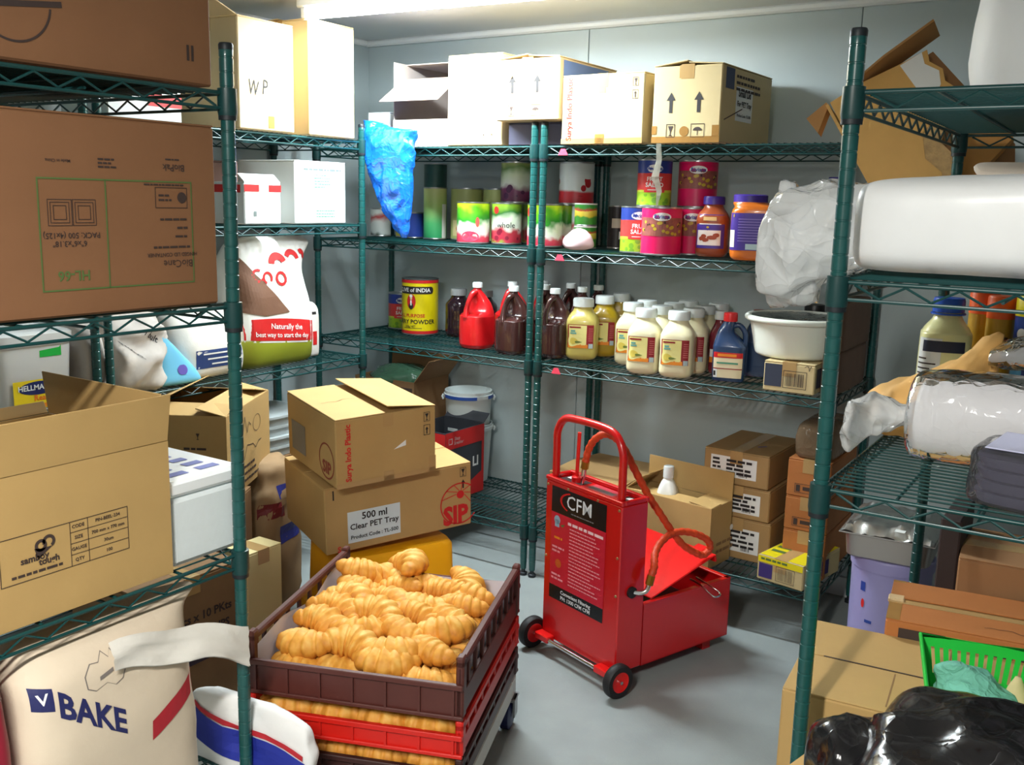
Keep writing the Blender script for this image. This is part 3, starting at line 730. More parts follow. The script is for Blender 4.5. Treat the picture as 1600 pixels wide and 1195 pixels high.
wrp = Loft(smooth_secs([(0, .070, .16, 5), (.02, .078, .17, 5), (.10, .076, .165, 5), (.125, .06, .14, 4), (.13, .03, .08, 3)], 12)).rings(MB(), 32, .006, 14, 4).build('wrapped_bundle', plastic_film('brown_wrap', (176, 150, 120), .25), None, 180, (-.955, 3.70, .672))
tag(wrp, 'plastic-wrapped bundle on the orange-brown stack by the right end post', 'bundle')
t, ink = carton('flat yellow-topped carton with purple square and barcode on the bottom shelf', -1.087, 3.405, B4, -10.4, .183, .294, .0945, mat('kraft_grey', (182, 164, 120), .75, var=.06), seam='y')
YP = mat('yellow_print', (222, 204, 20), .5)
i = ink('F'); PUR = mat('purple_print', (62, 48, 110), .5); i.rect(.008, .012, .062, .066, PUR); i.rect(.003, .070, .18, .093, YP); i.frame(.076, .012, .150, .068, .0016, INKB); i.bars(.083, .018, .06, .044, mat('faint_bar', (120, 106, 80), .7), 14); i.lines(.015, .088, .15, 1, .01, .008, GRN_I, 4, 2); i.build(t)
i = ink('T'); i.rect(.004, .01, .08, .29, YP, 0); i.rect(.103, .01, .179, .29, YP, 0); i.lines(.015, .19, .06, 3, .05, .022, GRN_I, 5, 2); i.build(t)
i = ink('R'); i.rect(.03, .02, .20, .075, PUR); i.build(t)
t, ink = carton('small carton with navy square and barcode under the white basin', -1.113, 3.400, B3, 0, .182, .30, .1075, KRAFT_P, seam='y')
i = ink('F'); NV = mat('slate_print', (52, 60, 80), .6); i.rect(.004, .018, .066, .098, NV); i.frame(.071, .016, .155, .079, .0022, INKB); i.bars(.080, .024, .066, .046, INKB, 15); i.scribble(.145, .093, .025, .02, INKB, .002, 5); i.build(t)
i = ink('R'); i.rect(.02, .02, .22, .09, NV); i.build(t)

# brown paper-wrapped bundles at the right end of the third shelf
BPAP = mat('brown_paper', (128, 100, 84), .85, var=.15, vscale=14, bump=.25, bscale=18)
for k, (z, h, dx) in enumerate(((B3, .155, 0), (B3 + .156, .165, .015))):
    b = Loft(smooth_secs([(0, .030, .19, 7), (.012, .034, .20, 7), (h - .02, .034, .20, 7), (h, .028, .18, 6)], 14)).rings(MB(), 36, .005, 12, k * 3.0).build('paper_parcel', BPAP, None, 180, (-.900 + dx * .3, 3.665, z))
    tag(b, 'brown paper parcel, %s of two at the right end of the jar shelf' % ('lower', 'upper')[k], 'parcel', 'paper parcels')

# ---- cartons behind the near left unit ------------------------------------------------------
carton('plain carton underneath the rotated open carton on the left', -2.79, 2.10, 0, 30, .26, .19, .532, KRAFT_D)
t, ink = carton('open orange-toned carton with handwriting standing askew behind the near left post', -2.872, 2.034, .534, 30, .35, .49, .30, KRAFT_Y, top='open', flaps=[('F', 10, .12), ('B', 12, .15), ('L', 24, .15), ('R', 14, .11)])
i = ink('F'); i.lines(.10, .085, .22, 3, .028, .008, INKB, 5); i.glass(.25, .215, .03, INKB, False); i.lines(.2, .19, .1, 2, .025, .008, INKB, 9); i.build(t)
i = ink('R'); i.ring(.33, .21, .045, .003, INKB, sy=.7); i.scribble(.06, .22, .2, .08, INKB, .003, 8); i.scribble(.08, .13, .3, .06, INKB, .003, 2); i.lines(.06, .08, .3, 3, .025, .009, INKB, 9); i.build(t)
t, ink = carton('cream carton low between the bread crates and left shelving', -2.40, 2.125, 0, 90, .165, .11, .402, mat('cream_carton', (222, 206, 150), .7), seam='y')
t, ink = carton('brown carton lettered 500pcs plastic under the near left shelf', -2.10, 1.50, 0, 90, .345, .30, .545, KRAFT_D, seam='y')
i = ink('F'); i.text('500pcs x 10 PKts', .185, .425, .034, INKB, .03); i.text('PLASTIC CUPS', .19, .375, .033, INKB, .03); i.rect(.06, .29, .31, .335, mat('dark_band', (66, 54, 66), .7)); i.build(t)
# goods on the top of the left wall shelving, glimpsed under the near top shelf
for k, (y, m, nm) in enumerate(((1.02, mat('pink_film', (222, 90, 110), .4), 'pink'), (1.22, mat('lemon_film', (236, 208, 110), .4), 'yellow'), (1.42, mat('peach_film', (232, 190, 150), .4), 'peach'), (1.62, mat('teal_pack', (50, 140, 140), .4), 'teal'))):
    o = Loft(smooth_secs([(0, .10, .08, 4), (.02, .13, .095, 4), (.12, .13, .095, 3.4), (.19, .08, .06, 2.6), (.20, .02, .02, 2)], 16)).rings(MB(), 36, .008, 12, k * 2.0).build('snack_bag', m, None, 180, (-3.10, y, F1)); tag(o, '%s bag glimpsed under the near top left carton' % nm, 'bag', 'bags on the left wall shelving')
t, ink = carton('white carton with a red stripe on top of the left wall shelving', -2.95, 2.08, F1, 90, .30, .26, .17, CARDW, name='white_box', tape=False)
i = ink('F'); i.rect(.16, .05, .3, .09, RED); i.build(t)

# ------------------------------------------------------------------ tins
TIN = mat('tin_metal', (186, 190, 192), .28, metal=.9)
def can(label, x, y, z, r, h, lm, extra=None, group='tins on the back shelves', rz=None, lid=None, body_name='can'):
    t = thing(body_name, label, 'can', (x, y, z), face_cam(x, y) if rz is None else rz, group)
    L = Loft([(.006, r, r, 2), (h - .006, r, r, 2)])
    L.rings(MB(), 36, capb=False, capt=False).build('label', lm, t, 60)
    MB().lathe([(0, .003), (r * .93, .003), (r * .94, 0), (r * 1.015, 0), (r * 1.015, .005), (r * .985, .0065)], 36).build('rim', TIN, t, 50)
    MB().lathe([(r * .985, h - .0065), (r * 1.015, h - .005), (r * 1.015, h), (r * .95, h), (r * .94, h - .004), (0, h - .004)], 36).build('lid', lid or TIN, t, 50)
    if extra:
        A = Acc(); extra(L, A, r, h); A.build(t, 'label_print')
    return t
PINK = mat('hot_pink_label', (222, 18, 92), .35); GOLD = mat('gold_print', (196, 168, 48), .4); DKP = mat('dark_print', (66, 34, 30), .5)
LBLUE = mat('label_blue', (40, 66, 150), .4); LRED = mat('label_red', (214, 60, 58), .4); LGRN = mat('label_green', (140, 176, 40), .4)
fruit_m = ramp_mat('fruit_salad_label', [(0, (150, 190, 40)), (.30, (196, 206, 60)), (.34, (206, 58, 56)), (.68, (206, 58, 56)), (.70, (36, 58, 140)), (1, (36, 58, 140))], scale=5.6, interp='CONSTANT', wob=.05, spots=((110, 160, 44), 38, .42, 0, .27))
def riv(L, A, r, h):
    L.oval(A(WHITE), h * .80, 0, h * .085, .46); L.text(A(LBLUE), 'Riviana', h * .80, 0, h * .115, .02, off=.0022)
def fruit(L, A, r, h):
    riv(L, A, r, h); L.patch(A(LRED), h * .30, h * .66, -.62, .62, .0009); L.text(A(WHITE), 'FRUIT', h * .575, 0, h * .13, .02); L.text(A(WHITE), 'SALAD', h * .455, 0, h * .13, .02); L.patch(A(WHITE), h * .345, h * .36, -.4, .4, .0013, 6, 1)
def pinkp(L, A, r, h):
    L.patch(A(mat('label_photo', (150, 84, 74), .5, var=.5, vscale=60)), h * .40, h * .78, -1.25, 1.25, .0008, 18)
    rn = random.Random(3)
    for k in range(16): L.oval(A(GOLD, 'k'), h * (.44 + .28 * rn.random()), -1.1 + 2.2 * rn.random(), h * .035, .07 + .05 * rn.random(), .0011, 8)
    for k in range(9): L.oval(A(DKP, 'k'), h * (.44 + .28 * rn.random()), -1.1 + 2.2 * rn.random(), h * .02, .05, .0013, 7)
    riv(L, A, r, h)
straw_m = ramp_mat('strawberry_label', [(0, (196, 48, 74)), (.20, (206, 70, 88)), (.30, (238, 236, 226)), (.42, (232, 240, 214)), (.55, (40, 140, 40)), (.80, (90, 176, 30)), (1, (206, 224, 40))], scale=5.6, wob=.55, wscale=16)
beet_m = ramp_mat('beet_label', [(0, (120, 140, 60)), (.08, (160, 40, 60)), (.3, (176, 52, 66)), (.4, (226, 234, 220)), (.6, (214, 228, 200)), (.75, (44, 112, 48)), (1, (150, 190, 50))], scale=5.6, wob=.5, wscale=14, spots=((120, 20, 44), 34, .40, .0, .36))
grape_m = ramp_mat('grape_label', [(0, (92, 40, 70)), (.3, (116, 52, 92)), (.42, (206, 214, 202)), (.65, (190, 206, 176)), (.85, (96, 130, 70)), (1, (150, 160, 96))], scale=5.6, wob=.4, wscale=12, spots=((72, 26, 66), 30, .42, 0, .38))
tom_m = ramp_mat('tomato_label', [(0, (40, 60, 40)), (.12, (190, 200, 196)), (.42, (206, 210, 204)), (.6, (176, 60, 60)), (.75, (200, 206, 200)), (1, (170, 180, 176))], scale=6.5, wob=.4, wscale=18)
pale_m = ramp_mat('pale_green_label', [(0, (40, 150, 96)), (.3, (80, 180, 110)), (.62, (168, 206, 120)), (1, (206, 214, 140))], scale=4.1, wob=.05)
khaki_m = mat('khaki_label', (172, 182, 112), .4); teal_m = mat('dark_green_label', (44, 82, 74), .45, var=.3, vscale=30)
white_m = ramp_mat('white_red_label', [(0, (186, 30, 44)), (.28, (200, 44, 56)), (.33, (216, 222, 220)), (1, (206, 214, 212))], scale=5.6, wob=.12, wscale=10, spots=((170, 30, 40), 20, .38, .2, .6))
def word(s, z=.45, sz=.17, m=None):
    return lambda L, A, r, h: L.text(A(m or mat('grey_text', (90, 104, 96), .5)), s, h * z, 0, h * sz, 0)
A10 = (.0755, .178)
# shelf two, left unit
can('strawberry tin standing beside the double posts under the top shelf', -2.170, 3.61, B2, *A10, straw_m, lambda L, A, r, h: L.oval(A(RED), h * .80, -1.15, h * .10, .2))
can('green tin with a red fruit picture left of the tin lettered whole', -2.525, 3.585, B2, .0725, .178, straw_m, lambda L, A, r, h: (L.oval(A(mat('coral_print', (230, 80, 70), .4)), h * .52, .25, h * .12, .12), L.oval(A(mat('pink_fruit', (214, 58, 86), .4)), h * .17, -.2, h * .13, .55)))
can('tin lettered whole with dark red beets', -2.395, 3.655, B2, .0665, .178, beet_m, lambda L, A, r, h: (L.text(A(BLACK), 'whole', h * .46, -.05, h * .19, 0), L.oval(A(RED), h * .82, -.75, h * .09, .2)))
can('second beet tin tucked behind the one lettered whole', -2.345, 3.83, B2, .0665, .178, beet_m)
can('tall lime green tin beside the blue bag', -2.87, 3.76, B2, .055, .240, pale_m, lambda L, A, r, h: L.patch(A(CARDW), h * .02, h * .68, .62, 1.15, .001))
can('pale olive tin with red peppers behind the strawberry tins', -2.735, 3.83, B2, .076, .240, khaki_m, lambda L, A, r, h: (L.oval(A(RED), h * .62, -.3, h * .04, .4), L.patch(A(mat('cream_label', (220, 206, 150), .5)), h * .08, h * .38, -1, .5, .001), L.oval(A(RED), h * .22, -.3, h * .09, .4, .002)))
can('plain olive tin behind the tin lettered whole', -2.585, 3.85, B2, .060, .240, khaki_m)
can('dark green tin stacked at the back above the lime green tin', -2.95, 3.865, B2, .055, .355, teal_m)
can('grape tin stacked on the beet tins by the double posts', -2.415, 3.76, B2 + .1785, .0705, .178, grape_m)
can('small tomato tin in the left corner of the back shelf', -3.215, 3.77, B2, .050, .135, tom_m)
can('small yellow-green tin under the blue bag', -3.095, 3.80, B2, .037, .118, ramp_mat('small_yellow_label', [(0, (190, 180, 50)), (.5, (90, 120, 40)), (1, (40, 60, 50))], scale=8.5, wob=.5, wscale=30))
can('small blue tin under the blue bag', -3.00, 3.76, B2, .050, .122, LBLUE)
# shelf two, right unit
can('white and red tin stacked right of the double posts', -2.125, 3.79, B2 + .1785, .0755, .178, white_m)
can('strawberry tin carrying the white and red tin behind the double posts', -2.145, 3.84, B2, .0755, .178, straw_m)
can('narrow white and red tin beside the small green tins', -2.055, 3.70, B2, .033, .178, tom_m)
grn_s = ramp_mat('small_green_label', [(0, (60, 140, 50)), (.35, (70, 150, 56)), (.4, (220, 200, 60)), (.6, (232, 214, 90)), (.65, (206, 50, 50)), (.75, (52, 140, 52)), (1, (60, 150, 56))], scale=10, wob=.25, wscale=30)
can('small green tin with white lid, lower of two stacked', -1.981, 3.62, B2, .0465, .092, grn_s, lid=WHITE)
can('small green tin with white lid, upper of two stacked', -1.981, 3.62, B2 + .0925, .0465, .092, grn_s, lid=WHITE)
can('black tin with a small white label beside the fruit salad tin', -1.905, 3.76, B2, .040, .178, mat('black_label', (44, 40, 44), .4), lambda L, A, r, h: (L.patch(A(mat('cream_tag', (206, 192, 174), .5)), h * .48, h * .70, -.6, .8, .001), L.patch(A(WHITE), h * .22, h * .40, .2, .9, .001)))
can('fruit salad tin standing left of the front pink tin', -1.690, 3.530, B2, .0745, .178, fruit_m, fruit)
can('hot pink pasta tin at the front of the shelf', -1.567, 3.462, B2, .0755, .178, PINK, pinkp)
can('hot pink pasta tin half hidden behind the front one', -1.505, 3.610, B2, .0755, .178, PINK, pinkp)
can('fruit salad tin stacked on top of the front tins', -1.648, 3.555, B2 + .1785, .066, .178, fruit_m, fruit)
can('hot pink pasta tin stacked at the back on top', -1.515, 3.665, B2 + .1785, .0755, .178, PINK, pinkp)
# curry powder tin
YEL_L = mat('yellow_label', (232, 214, 16), .35)
def curry(L, A, r, h):
    L.patch(A(RED), h * .925, h * .985, -PI, PI, .0009, 40, 1); L.patch(A(RED), h * .015, h * .075, -PI, PI, .0009, 40, 1)
    L.patch(A(BLACK), h * .735, h * .865, -1.35, .62, .0009, 20, 2); L.oval(A(BLACK), h * .80, .62, h * .065, .15, .001); L.text(A(WHITE), 'CLIVE of INDIA', h * .80, -.42, h * .098, .02, .0018, 1.0)
    L.oval(A(RED), h * .60, -.50, h * .135, .26); L.oval(A(BLACK), h * .52, -.50, h * .06, .13, .0022); L.oval(A(mat('skin_print', (226, 190, 140), .5)), h * .66, -.50, h * .035, .07, .0026); L.oval(A(WHITE), h * .70, -.50, h * .028, .09, .003); L.patch(A(WHITE), h * .53, h * .62, -.54, -.46, .003, 3, 2)
    L.text(A(RED), 'ALL PURPOSE', h * .345, -.52, h * .085, .02); L.text(A(BLACK), 'CURRY POWDER', h * .235, -.42, h * .108, .02, .0014, 1.0); L.text(A(BLACK), '500g NET', h * .155, -.55, h * .05, .01); L.patch(A(BLACK), h * .12, h * .128, -1, .1, .001, 8, 1)
can('big yellow curry powder tin with red rims on the third shelf', -2.945, 3.745, B3, .088, .268, YEL_L, curry, lid=mat('dark_plastic_lid', (70, 76, 76), .5))
can('fruit salad tin half hidden behind the curry powder tin', -3.135, 3.845, B3, .0715, .178, fruit_m, fruit)

# ------------------------------------------------------------------ jars and jugs
CAPW = mat('white_cap', (226, 234, 234), .35)
def cap_mb(r, h, z):
    mb = MB(); n = 40; vs = []; prof = [(1, 0), (1, .8), (.94, 1)]
    for f, q in prof:
        for k in range(n):
            a = 2 * PI * k / n; rr = r * f * (1.0 if k % 2 else .965); vs.append((rr * math.cos(a), rr * math.sin(a), z + h * q))
    fs = [(i * n + k, i * n + (k + 1) % n, (i + 1) * n + (k + 1) % n, (i + 1) * n + k) for i in range(2) for k in range(n)] + [tuple(range(n))[::-1], tuple(range(2 * n, 3 * n))]
    return mb.add(vs, fs)
def jar(label, x, y, z, body, labelkind=None, cap=CAPW, group=None, rz=None, r=.064, h=.25, name='jar', e=4.2, nk=.56):
    t = thing(name, label, 'jar', (x, y, z), R(12) if rz is None else rz, group)
    L = Loft(smooth_secs([(0, r * .80, r * .80, 3), (.012, r * .96, r * .96, e), (.035, r, r, e), (h * .38, r * .985, r * .985, e), (h * .60, r, r, e), (h * .70, r * .90, r * .90, 3), (h * .80, r * .64, r * .64, 2.2), (h * .86, r * nk, r * nk, 2), (h * .90, r * nk, r * nk, 2)], 44))
    L.rings(MB(), 40).build('body', body, t, 60)
    cap_mb(r * (nk + .10), h * .135, h * .865).build('cap', cap, t, 35)
    if labelkind:
        A = Acc(); labelkind(L, A, r, h); A.build(t, 'label')
    return t
CRY = mat('cream_yellow_print', (240, 232, 150), .5); MAR = mat('maroon_print', (150, 22, 34), .45); ORG = mat('orange_print', (236, 140, 30), .5); BARC = mat('barcode_print', (178, 200, 206), .5)
def lab_mayo(L, A, r, h):
    z0, z1 = h * .20, h * .585
    L.patch(A(MAR), z0, z1, -.72, .66, .0010, 16, 4); L.patch(A(ORG), z0, z0 + h * .06, -.6, .2, .0014, 8, 1)
    L.patch(A(CRY), z0 + h * .05, z1 - h * .01, -.56, .12, .0014, 8, 4); L.oval(A(CRY), z0 + h * .12, -.28, h * .10, .34, .0016)
    L.patch(A(MAR), z1 - h * .055, z1 - h * .03, -.48, .0, .0020, 6, 1); L.patch(A(mat('teal_word', (110, 180, 170), .5)), z1 - h * .12, z1 - h * .09, -.36, -.10, .0020, 4, 1); L.patch(A(MATS['teal_word']), z1 - h * .155, z1 - h * .13, -.40, -.06, .0020, 4, 1)
    L.oval(A(mat('dish_print', (226, 206, 90), .5)), z0 + h * .115, -.22, h * .055, .20, .0021); L.oval(A(mat('herb_print', (110, 130, 50), .5)), z0 + h * .10, -.05, h * .02, .06, .0024, 8)
    for q in range(7): L.patch(A(mat('pink_fine_print', (206, 110, 110), .5), 'k'), z0 + h * (.12 + q * .033), z0 + h * (.132 + q * .033), .22, .58, .0015, 4, 1)
    L.patch(A(BARC), z0, z0 + h * .075, .24, .60, .0016, 4, 1)
MAYO = mat('mayonnaise', (232, 224, 186), .3, coat=.3); MUST = mat('pale_mustard', (196, 180, 96), .3, coat=.3); MUST2 = mat('deep_mustard', (176, 146, 28), .3, coat=.3)
MG, SG = 'mayonnaise jars on the third shelf', 'mustard jars on the third shelf'
JR = .064
base = jar('front mayonnaise jar beside the mustard jars, label facing out', -1.608, 3.455, B3, MAYO, lab_mayo, group=MG)
dup(base, (-1.474, 3.462, B3), R(14), 'front mayonnaise jar nearest the blue jug, label facing out')
for cx, rows, nm in ((-1.735, (1, 2, 3), 'left'), (-1.608, (1, 2, 3), 'middle'), (-1.474, (1, 2, 3), 'right')):
    for q in rows:
        if nm == 'left' and q == 3: continue
        xx = cx + (.004 if q % 2 else -.004) + (.035 if nm == 'left' else 0)
        if nm == 'left': xx = -1.700 + .0
        dup(base, (xx if nm != 'left' else -1.742, 3.462 + q * .1315 + (.02 if nm == 'left' else 0), B3), R(12 + 3 * (q % 2)), 'mayonnaise jar in the %s column, %s from the front' % (nm, ('', 'second', 'third', 'fourth')[q]))
m1 = jar('pale mustard jar at the front, label facing out', -1.965, 3.60, B3, MUST, lab_mayo, group=SG, rz=R(22), r=.066, h=.252)
jar('deep yellow mustard jar, second in its row', -1.935, 3.735, B3, MUST2, lab_mayo, group=SG, rz=R(22), r=.062, h=.256)
jar('deep yellow mustard jar, last in its row', -1.92, 3.862, B3, MUST2, lab_mayo, group=SG, rz=R(22), r=.058, h=.258)
JAM = mat('dark_red_sauce', (110, 24, 40), .25, coat=.3)
def lab_red(L, A, r, h):
    L.patch(A(WHITE), h * .28, h * .40, -.7, .7, .001); L.patch(A(ORG), h * .19, h * .28, -.7, .7, .001)
jar('slim jar of dark red sauce left of the blue jug', -1.368, 3.622, B3, JAM, lab_red, r=.038, h=.245, name='sauce_jar', group='red sauce jars')
jar('slim jar of dark red sauce behind the blue jug', -1.27, 3.78, B3, JAM, lab_red, r=.045, h=.245, name='sauce_jar', group='red sauce jars')
DARKJ = mat('dark_jam', (44, 24, 34), .15, coat=.6)
jar('dark jam jar with metal lid between the curry tin and red jug', -2.755, 3.80, B3, DARKJ, None, mat('pale_metal_lid', (170, 176, 178), .4), 'dark jam jars', r=.060, h=.225, name='jam_jar', e=2.4)
jar('dark jam jar with metal lid behind the red jug', -2.625, 3.83, B3, DARKJ, None, MATS['pale_metal_lid'], 'dark jam jars', r=.060, h=.225, name='jam_jar', e=2.4)
jar('dark jar with black lid behind the white basin', -1.075, 3.85, B3, DARKJ, None, mat('black_lid', (34, 36, 36), .4), r=.06, h=.275, name='jam_jar', e=2.4)
jar('cream tub with a blue lid at the right end of the tin shelf', -.985, 3.70, B2, MAYO, None, mat('blue_lid', (58, 50, 140), .4), r=.055, h=.30, name='tall_jar')

def jug(label, x, y, z, body, rz, capm=CAPW, w=.072, h=.29, group=None, lab=None, e=2.6, hr=.011):
    """round-shouldered gallon jug with the loop handle at its front"""
    t = thing('jug', label, 'jug', (x, y, z), rz, group)
    L = Loft(smooth_secs([(0, w * .86, w * .86, e), (.012, w * .97, w * .97, e), (h * .10, w, w, e), (h * .44, w, w, e), (h * .50, w * .97, w * .93, e, 0, w * .03), (h * .56, w * .90, w * .66, 2.3, 0, w * .27), (h * .68, w * .74, w * .46, 2.1, 0, w * .30), (h * .80, w * .46, w * .34, 2, 0, w * .14), (h * .87, w * .27, w * .26, 2, 0, 0), (h * .93, w * .24, w * .24, 2, 0, 0)], 50))
    L.rings(MB(), 40).build('body', body, t, 70)
    hp = smooth_path([(0, -w * .14, h * .85), (-w * .03, -w * .42, h * .815), (-w * .08, -w * .70, h * .70), (-w * .10, -w * .84, h * .58), (-w * .08, -w * .88, h * .47)], 18)
    MB().tube(hp, [hr * (1.5 - .5 * math.sin(PI * i / (len(hp) - 1))) for i in range(len(hp))], 12).build('handle', body, t, 70)
    cap_mb(w * .31, h * .075, h * .915).build('cap', capm, t, 35)
    if lab:
        A = Acc(); lab(L, A, w, h); A.build(t, 'label')
    return t
def smooth_path(P, n):
    K = [Vector(p) for p in P]; out = []
    for i in range(n + 1):
        t = i / n * (len(K) - 1); j = min(int(t), len(K) - 2); u = t - j
        a, b, c, d = K[max(j - 1, 0)], K[j], K[j + 1], K[min(j + 2, len(K) - 1)]
        out.append(.5 * (2 * b + (c - a) * u + (2 * a - 5 * b + 4 * c - d) * u * u + (3 * b - a - 3 * c + d) * u ** 3))
    return out
KET = mat('ketchup_red', (204, 22, 28), .28, coat=.4); BBQ = mat('dark_brown_sauce', (62, 34, 32), .22, coat=.5); DGR = mat('dark_sauce', (44, 32, 40), .22, coat=.5)
GJ = 'gallon jugs by the double posts'
jr = jug('red sauce jug at the front between the jam jar and brown jugs', -2.475, 3.555, B3, KET, R(-8), group=GJ)
dup(jr, (-2.395, 3.715, B3), R(-4), 'red sauce jug, second in its row')
dup(jr, (-2.315, 3.86, B3), R(0), 'red sauce jug at the back of its row')
jb = jug('dark brown sauce jug left of the double posts', -2.265, 3.525, B3, BBQ, R(-6), group=GJ)
for x, y, s in ((-2.205, 3.69, 'second in the row behind the double posts'), (-2.165, 3.845, 'at the back behind the double posts'), (-2.08, 3.56, 'standing between the double posts and the mustard'), (-2.035, 3.715, 'second in the row right of the double posts'), (-1.985, 3.868, 'at the back right of the double posts')):
    if x == -1.985: x, y = -2.030, 3.852
    dup(jb, (x, y, B3), R(-4), 'dark brown sauce jug, ' + s)
BLUEJ = mat('dark_blue_jug', (38, 62, 100), .25, coat=.4); REDC = mat('red_cap', (206, 30, 34), .35)
def lab_blue(L, A, w, h):
    L.patch(A(mat('cream_paper', (236, 222, 186), .5)), h * .05, h * .43, -.74, .66, .001, 14, 3); L.patch(A(REDC), h * .35, h * .43, -.74, .66, .0014, 14, 1); L.patch(A(ORG), h * .37, h * .41, -.3, .15, .0018, 5, 1)
    L.patch(A(mat('teal_print', (70, 150, 120), .5)), h * .26, h * .285, -.35, .25, .0018, 6, 1); L.patch(A(MAR), h * .18, h * .195, -.72, .64, .0018, 12, 1); L.patch(A(BLACK), h * .08, h * .15, -.66, -.42, .0018, 4, 1); L.patch(A(WHITE), h * .05, h * .18, -.72, -.30, .0014, 4, 1)
def sidejug(label, x, y, rz, lab):
    w, h = .062, .252
    t = thing('jug', label, 'jug', (x, y, B3), rz, 'blue syrup jugs')
    L = Loft(smooth_secs([(0, w * .88, w * .80, 5), (.010, w * .98, w * .88, 5), (h * .45, w, w * .9, 5), (h * .55, w * .92, w * .86, 4, -w * .06, 0), (h * .72, w * .52, w * .60, 2.6, -w * .30, 0), (h * .82, w * .40, w * .40, 2, -w * .20, 0), (h * .88, w * .34, w * .34, 2, -w * .1, 0)], 40))
    L.rings(MB(), 36).build('body', BLUEJ, t, 60)
    hp = smooth_path([(w * .05, 0, h * .80), (w * .45, 0, h * .82), (w * .80, 0, h * .72), (w * .86, 0, h * .58), (w * .80, 0, h * .45)], 16); MB().tube(hp, .010, 10).build('handle', BLUEJ, t, 70)
    MB().add(*[(lambda q: (q.v, q.f))(cap_mb(w * .42, h * .125, h * .875))][0]).build('cap', REDC, t, 35, (-w * .1, 0, 0))
    if lab:
        A = Acc(); lab(L, A, w, h); A.build(t, 'label')
    return t
sidejug('dark blue jug with red cap and cream label beside the white basin', -1.288, 3.525, R(14), lab_blue)
sidejug('dark blue jug with red cap hidden behind the front blue jug', -1.235, 3.70, R(14), None)
# purple-lidded curry paste jars on shelf two
PURL = mat('purple_lid', (62, 40, 140), .4); PASTE = mat('curry_paste', (150, 70, 36), .3, coat=.3); ORJ = mat('orange_sauce', (212, 110, 30), .3, coat=.3); PLAB = mat('purple_label', (66, 42, 140), .45)
def lab_pur(L, A, r, h):
    L.patch(A(PLAB), h * .14, h * .70, -.95, .75, .001, 18, 3); L.patch(A(mat('white_photo', (226, 220, 214), .5)), h * .19, h * .44, -.80, .45, .0014, 10, 2)
    for a, z in ((-.45, .30), (-.2, .28), (.05, .32), (-.3, .34), (.2, .36)): L.oval(A(mat('chili_print', (150, 60, 30), .5), 'k'), h * z, a, h * .035, .17, .002, 10)
    L.patch(A(mat('gold_leaf', (206, 170, 110), .5)), h * .60, h * .66, -.35, .15, .0016, 5, 1); L.patch(A(WHITE), h * .535, h * .55, -.65, .45, .0016, 8, 1); L.oval(A(GOLD), h * .49, -.1, h * .018, .06, .0016, 6)
jar('brown curry paste jar with purple lid right of the pink tins', -1.395, 3.545, B2, PASTE, lab_pur, PURL, 'purple-lidded jars', R(16), .061, .222, 'paste_jar', 3.0)
jar('brown curry paste jar with purple lid behind the orange jug', -1.31, 3.69, B2, PASTE, lab_pur, PURL, 'purple-lidded jars', R(16), .061, .222, 'paste_jar', 3.0)
t = thing('sauce_jug', 'orange sauce jug with purple lid and label at the right of the tin shelf', 'jug', (-1.195, 3.455, B2), R(14))
L = Loft(smooth_secs([(0, .072, .062, 4), (.012, .085, .070, 4), (.05, .088, .072, 4), (.16, .088, .072, 4), (.185, .080, .068, 3.2), (.197, .066, .062, 2.4, -.02, 0), (.203, .060, .060, 2, -.026, 0)], 30)); L.rings(MB(), 40).build('body', ORJ, t, 60)
MB().lathe([(.0, .203), (.060, .203), (.060, .226), (.055, .230), (0, .230)], 36).build('lid', PURL, t, 40, (-.026, 0, 0))
A = Acc()
L.patch(A(PLAB), .035, .165, -1.15, .25, .001, 16, 3); L.patch(A(MATS['white_photo']), .045, .105, -1.1, -.62, .0015, 6, 2); L.patch(A(BARC), .038, .058, -.10, .20, .0016, 4, 1)
for q in range(9): L.patch(A(mat('lilac_print', (126, 106, 186), .5), 'k'), .066 + q * .0095, .0695 + q * .0095, -.42, .16, .0016, 5, 1)
L.oval(A(GOLD), .155, -.75, .006, .05, .0016, 8)
A.build(t, 'label')
hp = smooth_path([(.045, -.045, .185), (.075, -.060, .17), (.092, -.058, .12), (.085, -.050, .06)], 14); MB().tube(hp, .012, 10).build('handle', ORJ, t, 70)
jar('brown paste jar with purple lid at the right end of the tin shelf', -1.075, 3.60, B2, PASTE, lab_pur, PURL, 'purple-lidded jars', R(10), .061, .222, 'paste_jar', 3.0)

# pink cloth lump, hanging tape, basin, bottle in the carton
pk = Loft(smooth_secs([(0, .030, .026, 2.4), (.012, .062, .045, 2.4), (.045, .058, .044, 2.2), (.075, .030, .024, 2), (.085, .006, .006, 2)], 16)).rings(MB(), 26, .006, 22, 5).build('napkin_bundle', mat('pale_pink_cloth', (226, 196, 200), .8), None, 180, (-1.945, 3.50, B2), (0, 0, .3))
tag(pk, 'small pale pink cloth bundle in front of the small green tins', 'cloth')
strip = MB(); pts = [(0, 0, 0), (.004, .002, -.06), (-.006, -.004, -.12), (.010, .003, -.17), (.004, 0, -.23)]; wd = [.009, .010, .014, .010, .002]
sv = []
for (x, y, z), k in zip(pts, wd): sv += [(x - k, y, z), (x + k, y + .004, z), (x - k, y + .001, z), (x + k, y + .005, z)]
strip.add(sv, [f for i in range(4) for f in ((4 * i, 4 * i + 1, 4 * i + 5, 4 * i + 4), (4 * i + 2, 4 * i + 6, 4 * i + 7, 4 * i + 3))])
tag(strip.build('tape_strip', plastic_film('clear_tape', (206, 204, 190), .45, .1), None, None, (-1.562, 3.386, B1 - .002)), 'strip of clear tape hanging from the lid carton in front of the tins', 'tape')
t = thing('plastic_basin', 'white plastic basin with a rolled rim resting on the small carton', 'basin', (-1.055, 3.575, B3 + .1085), R(10))
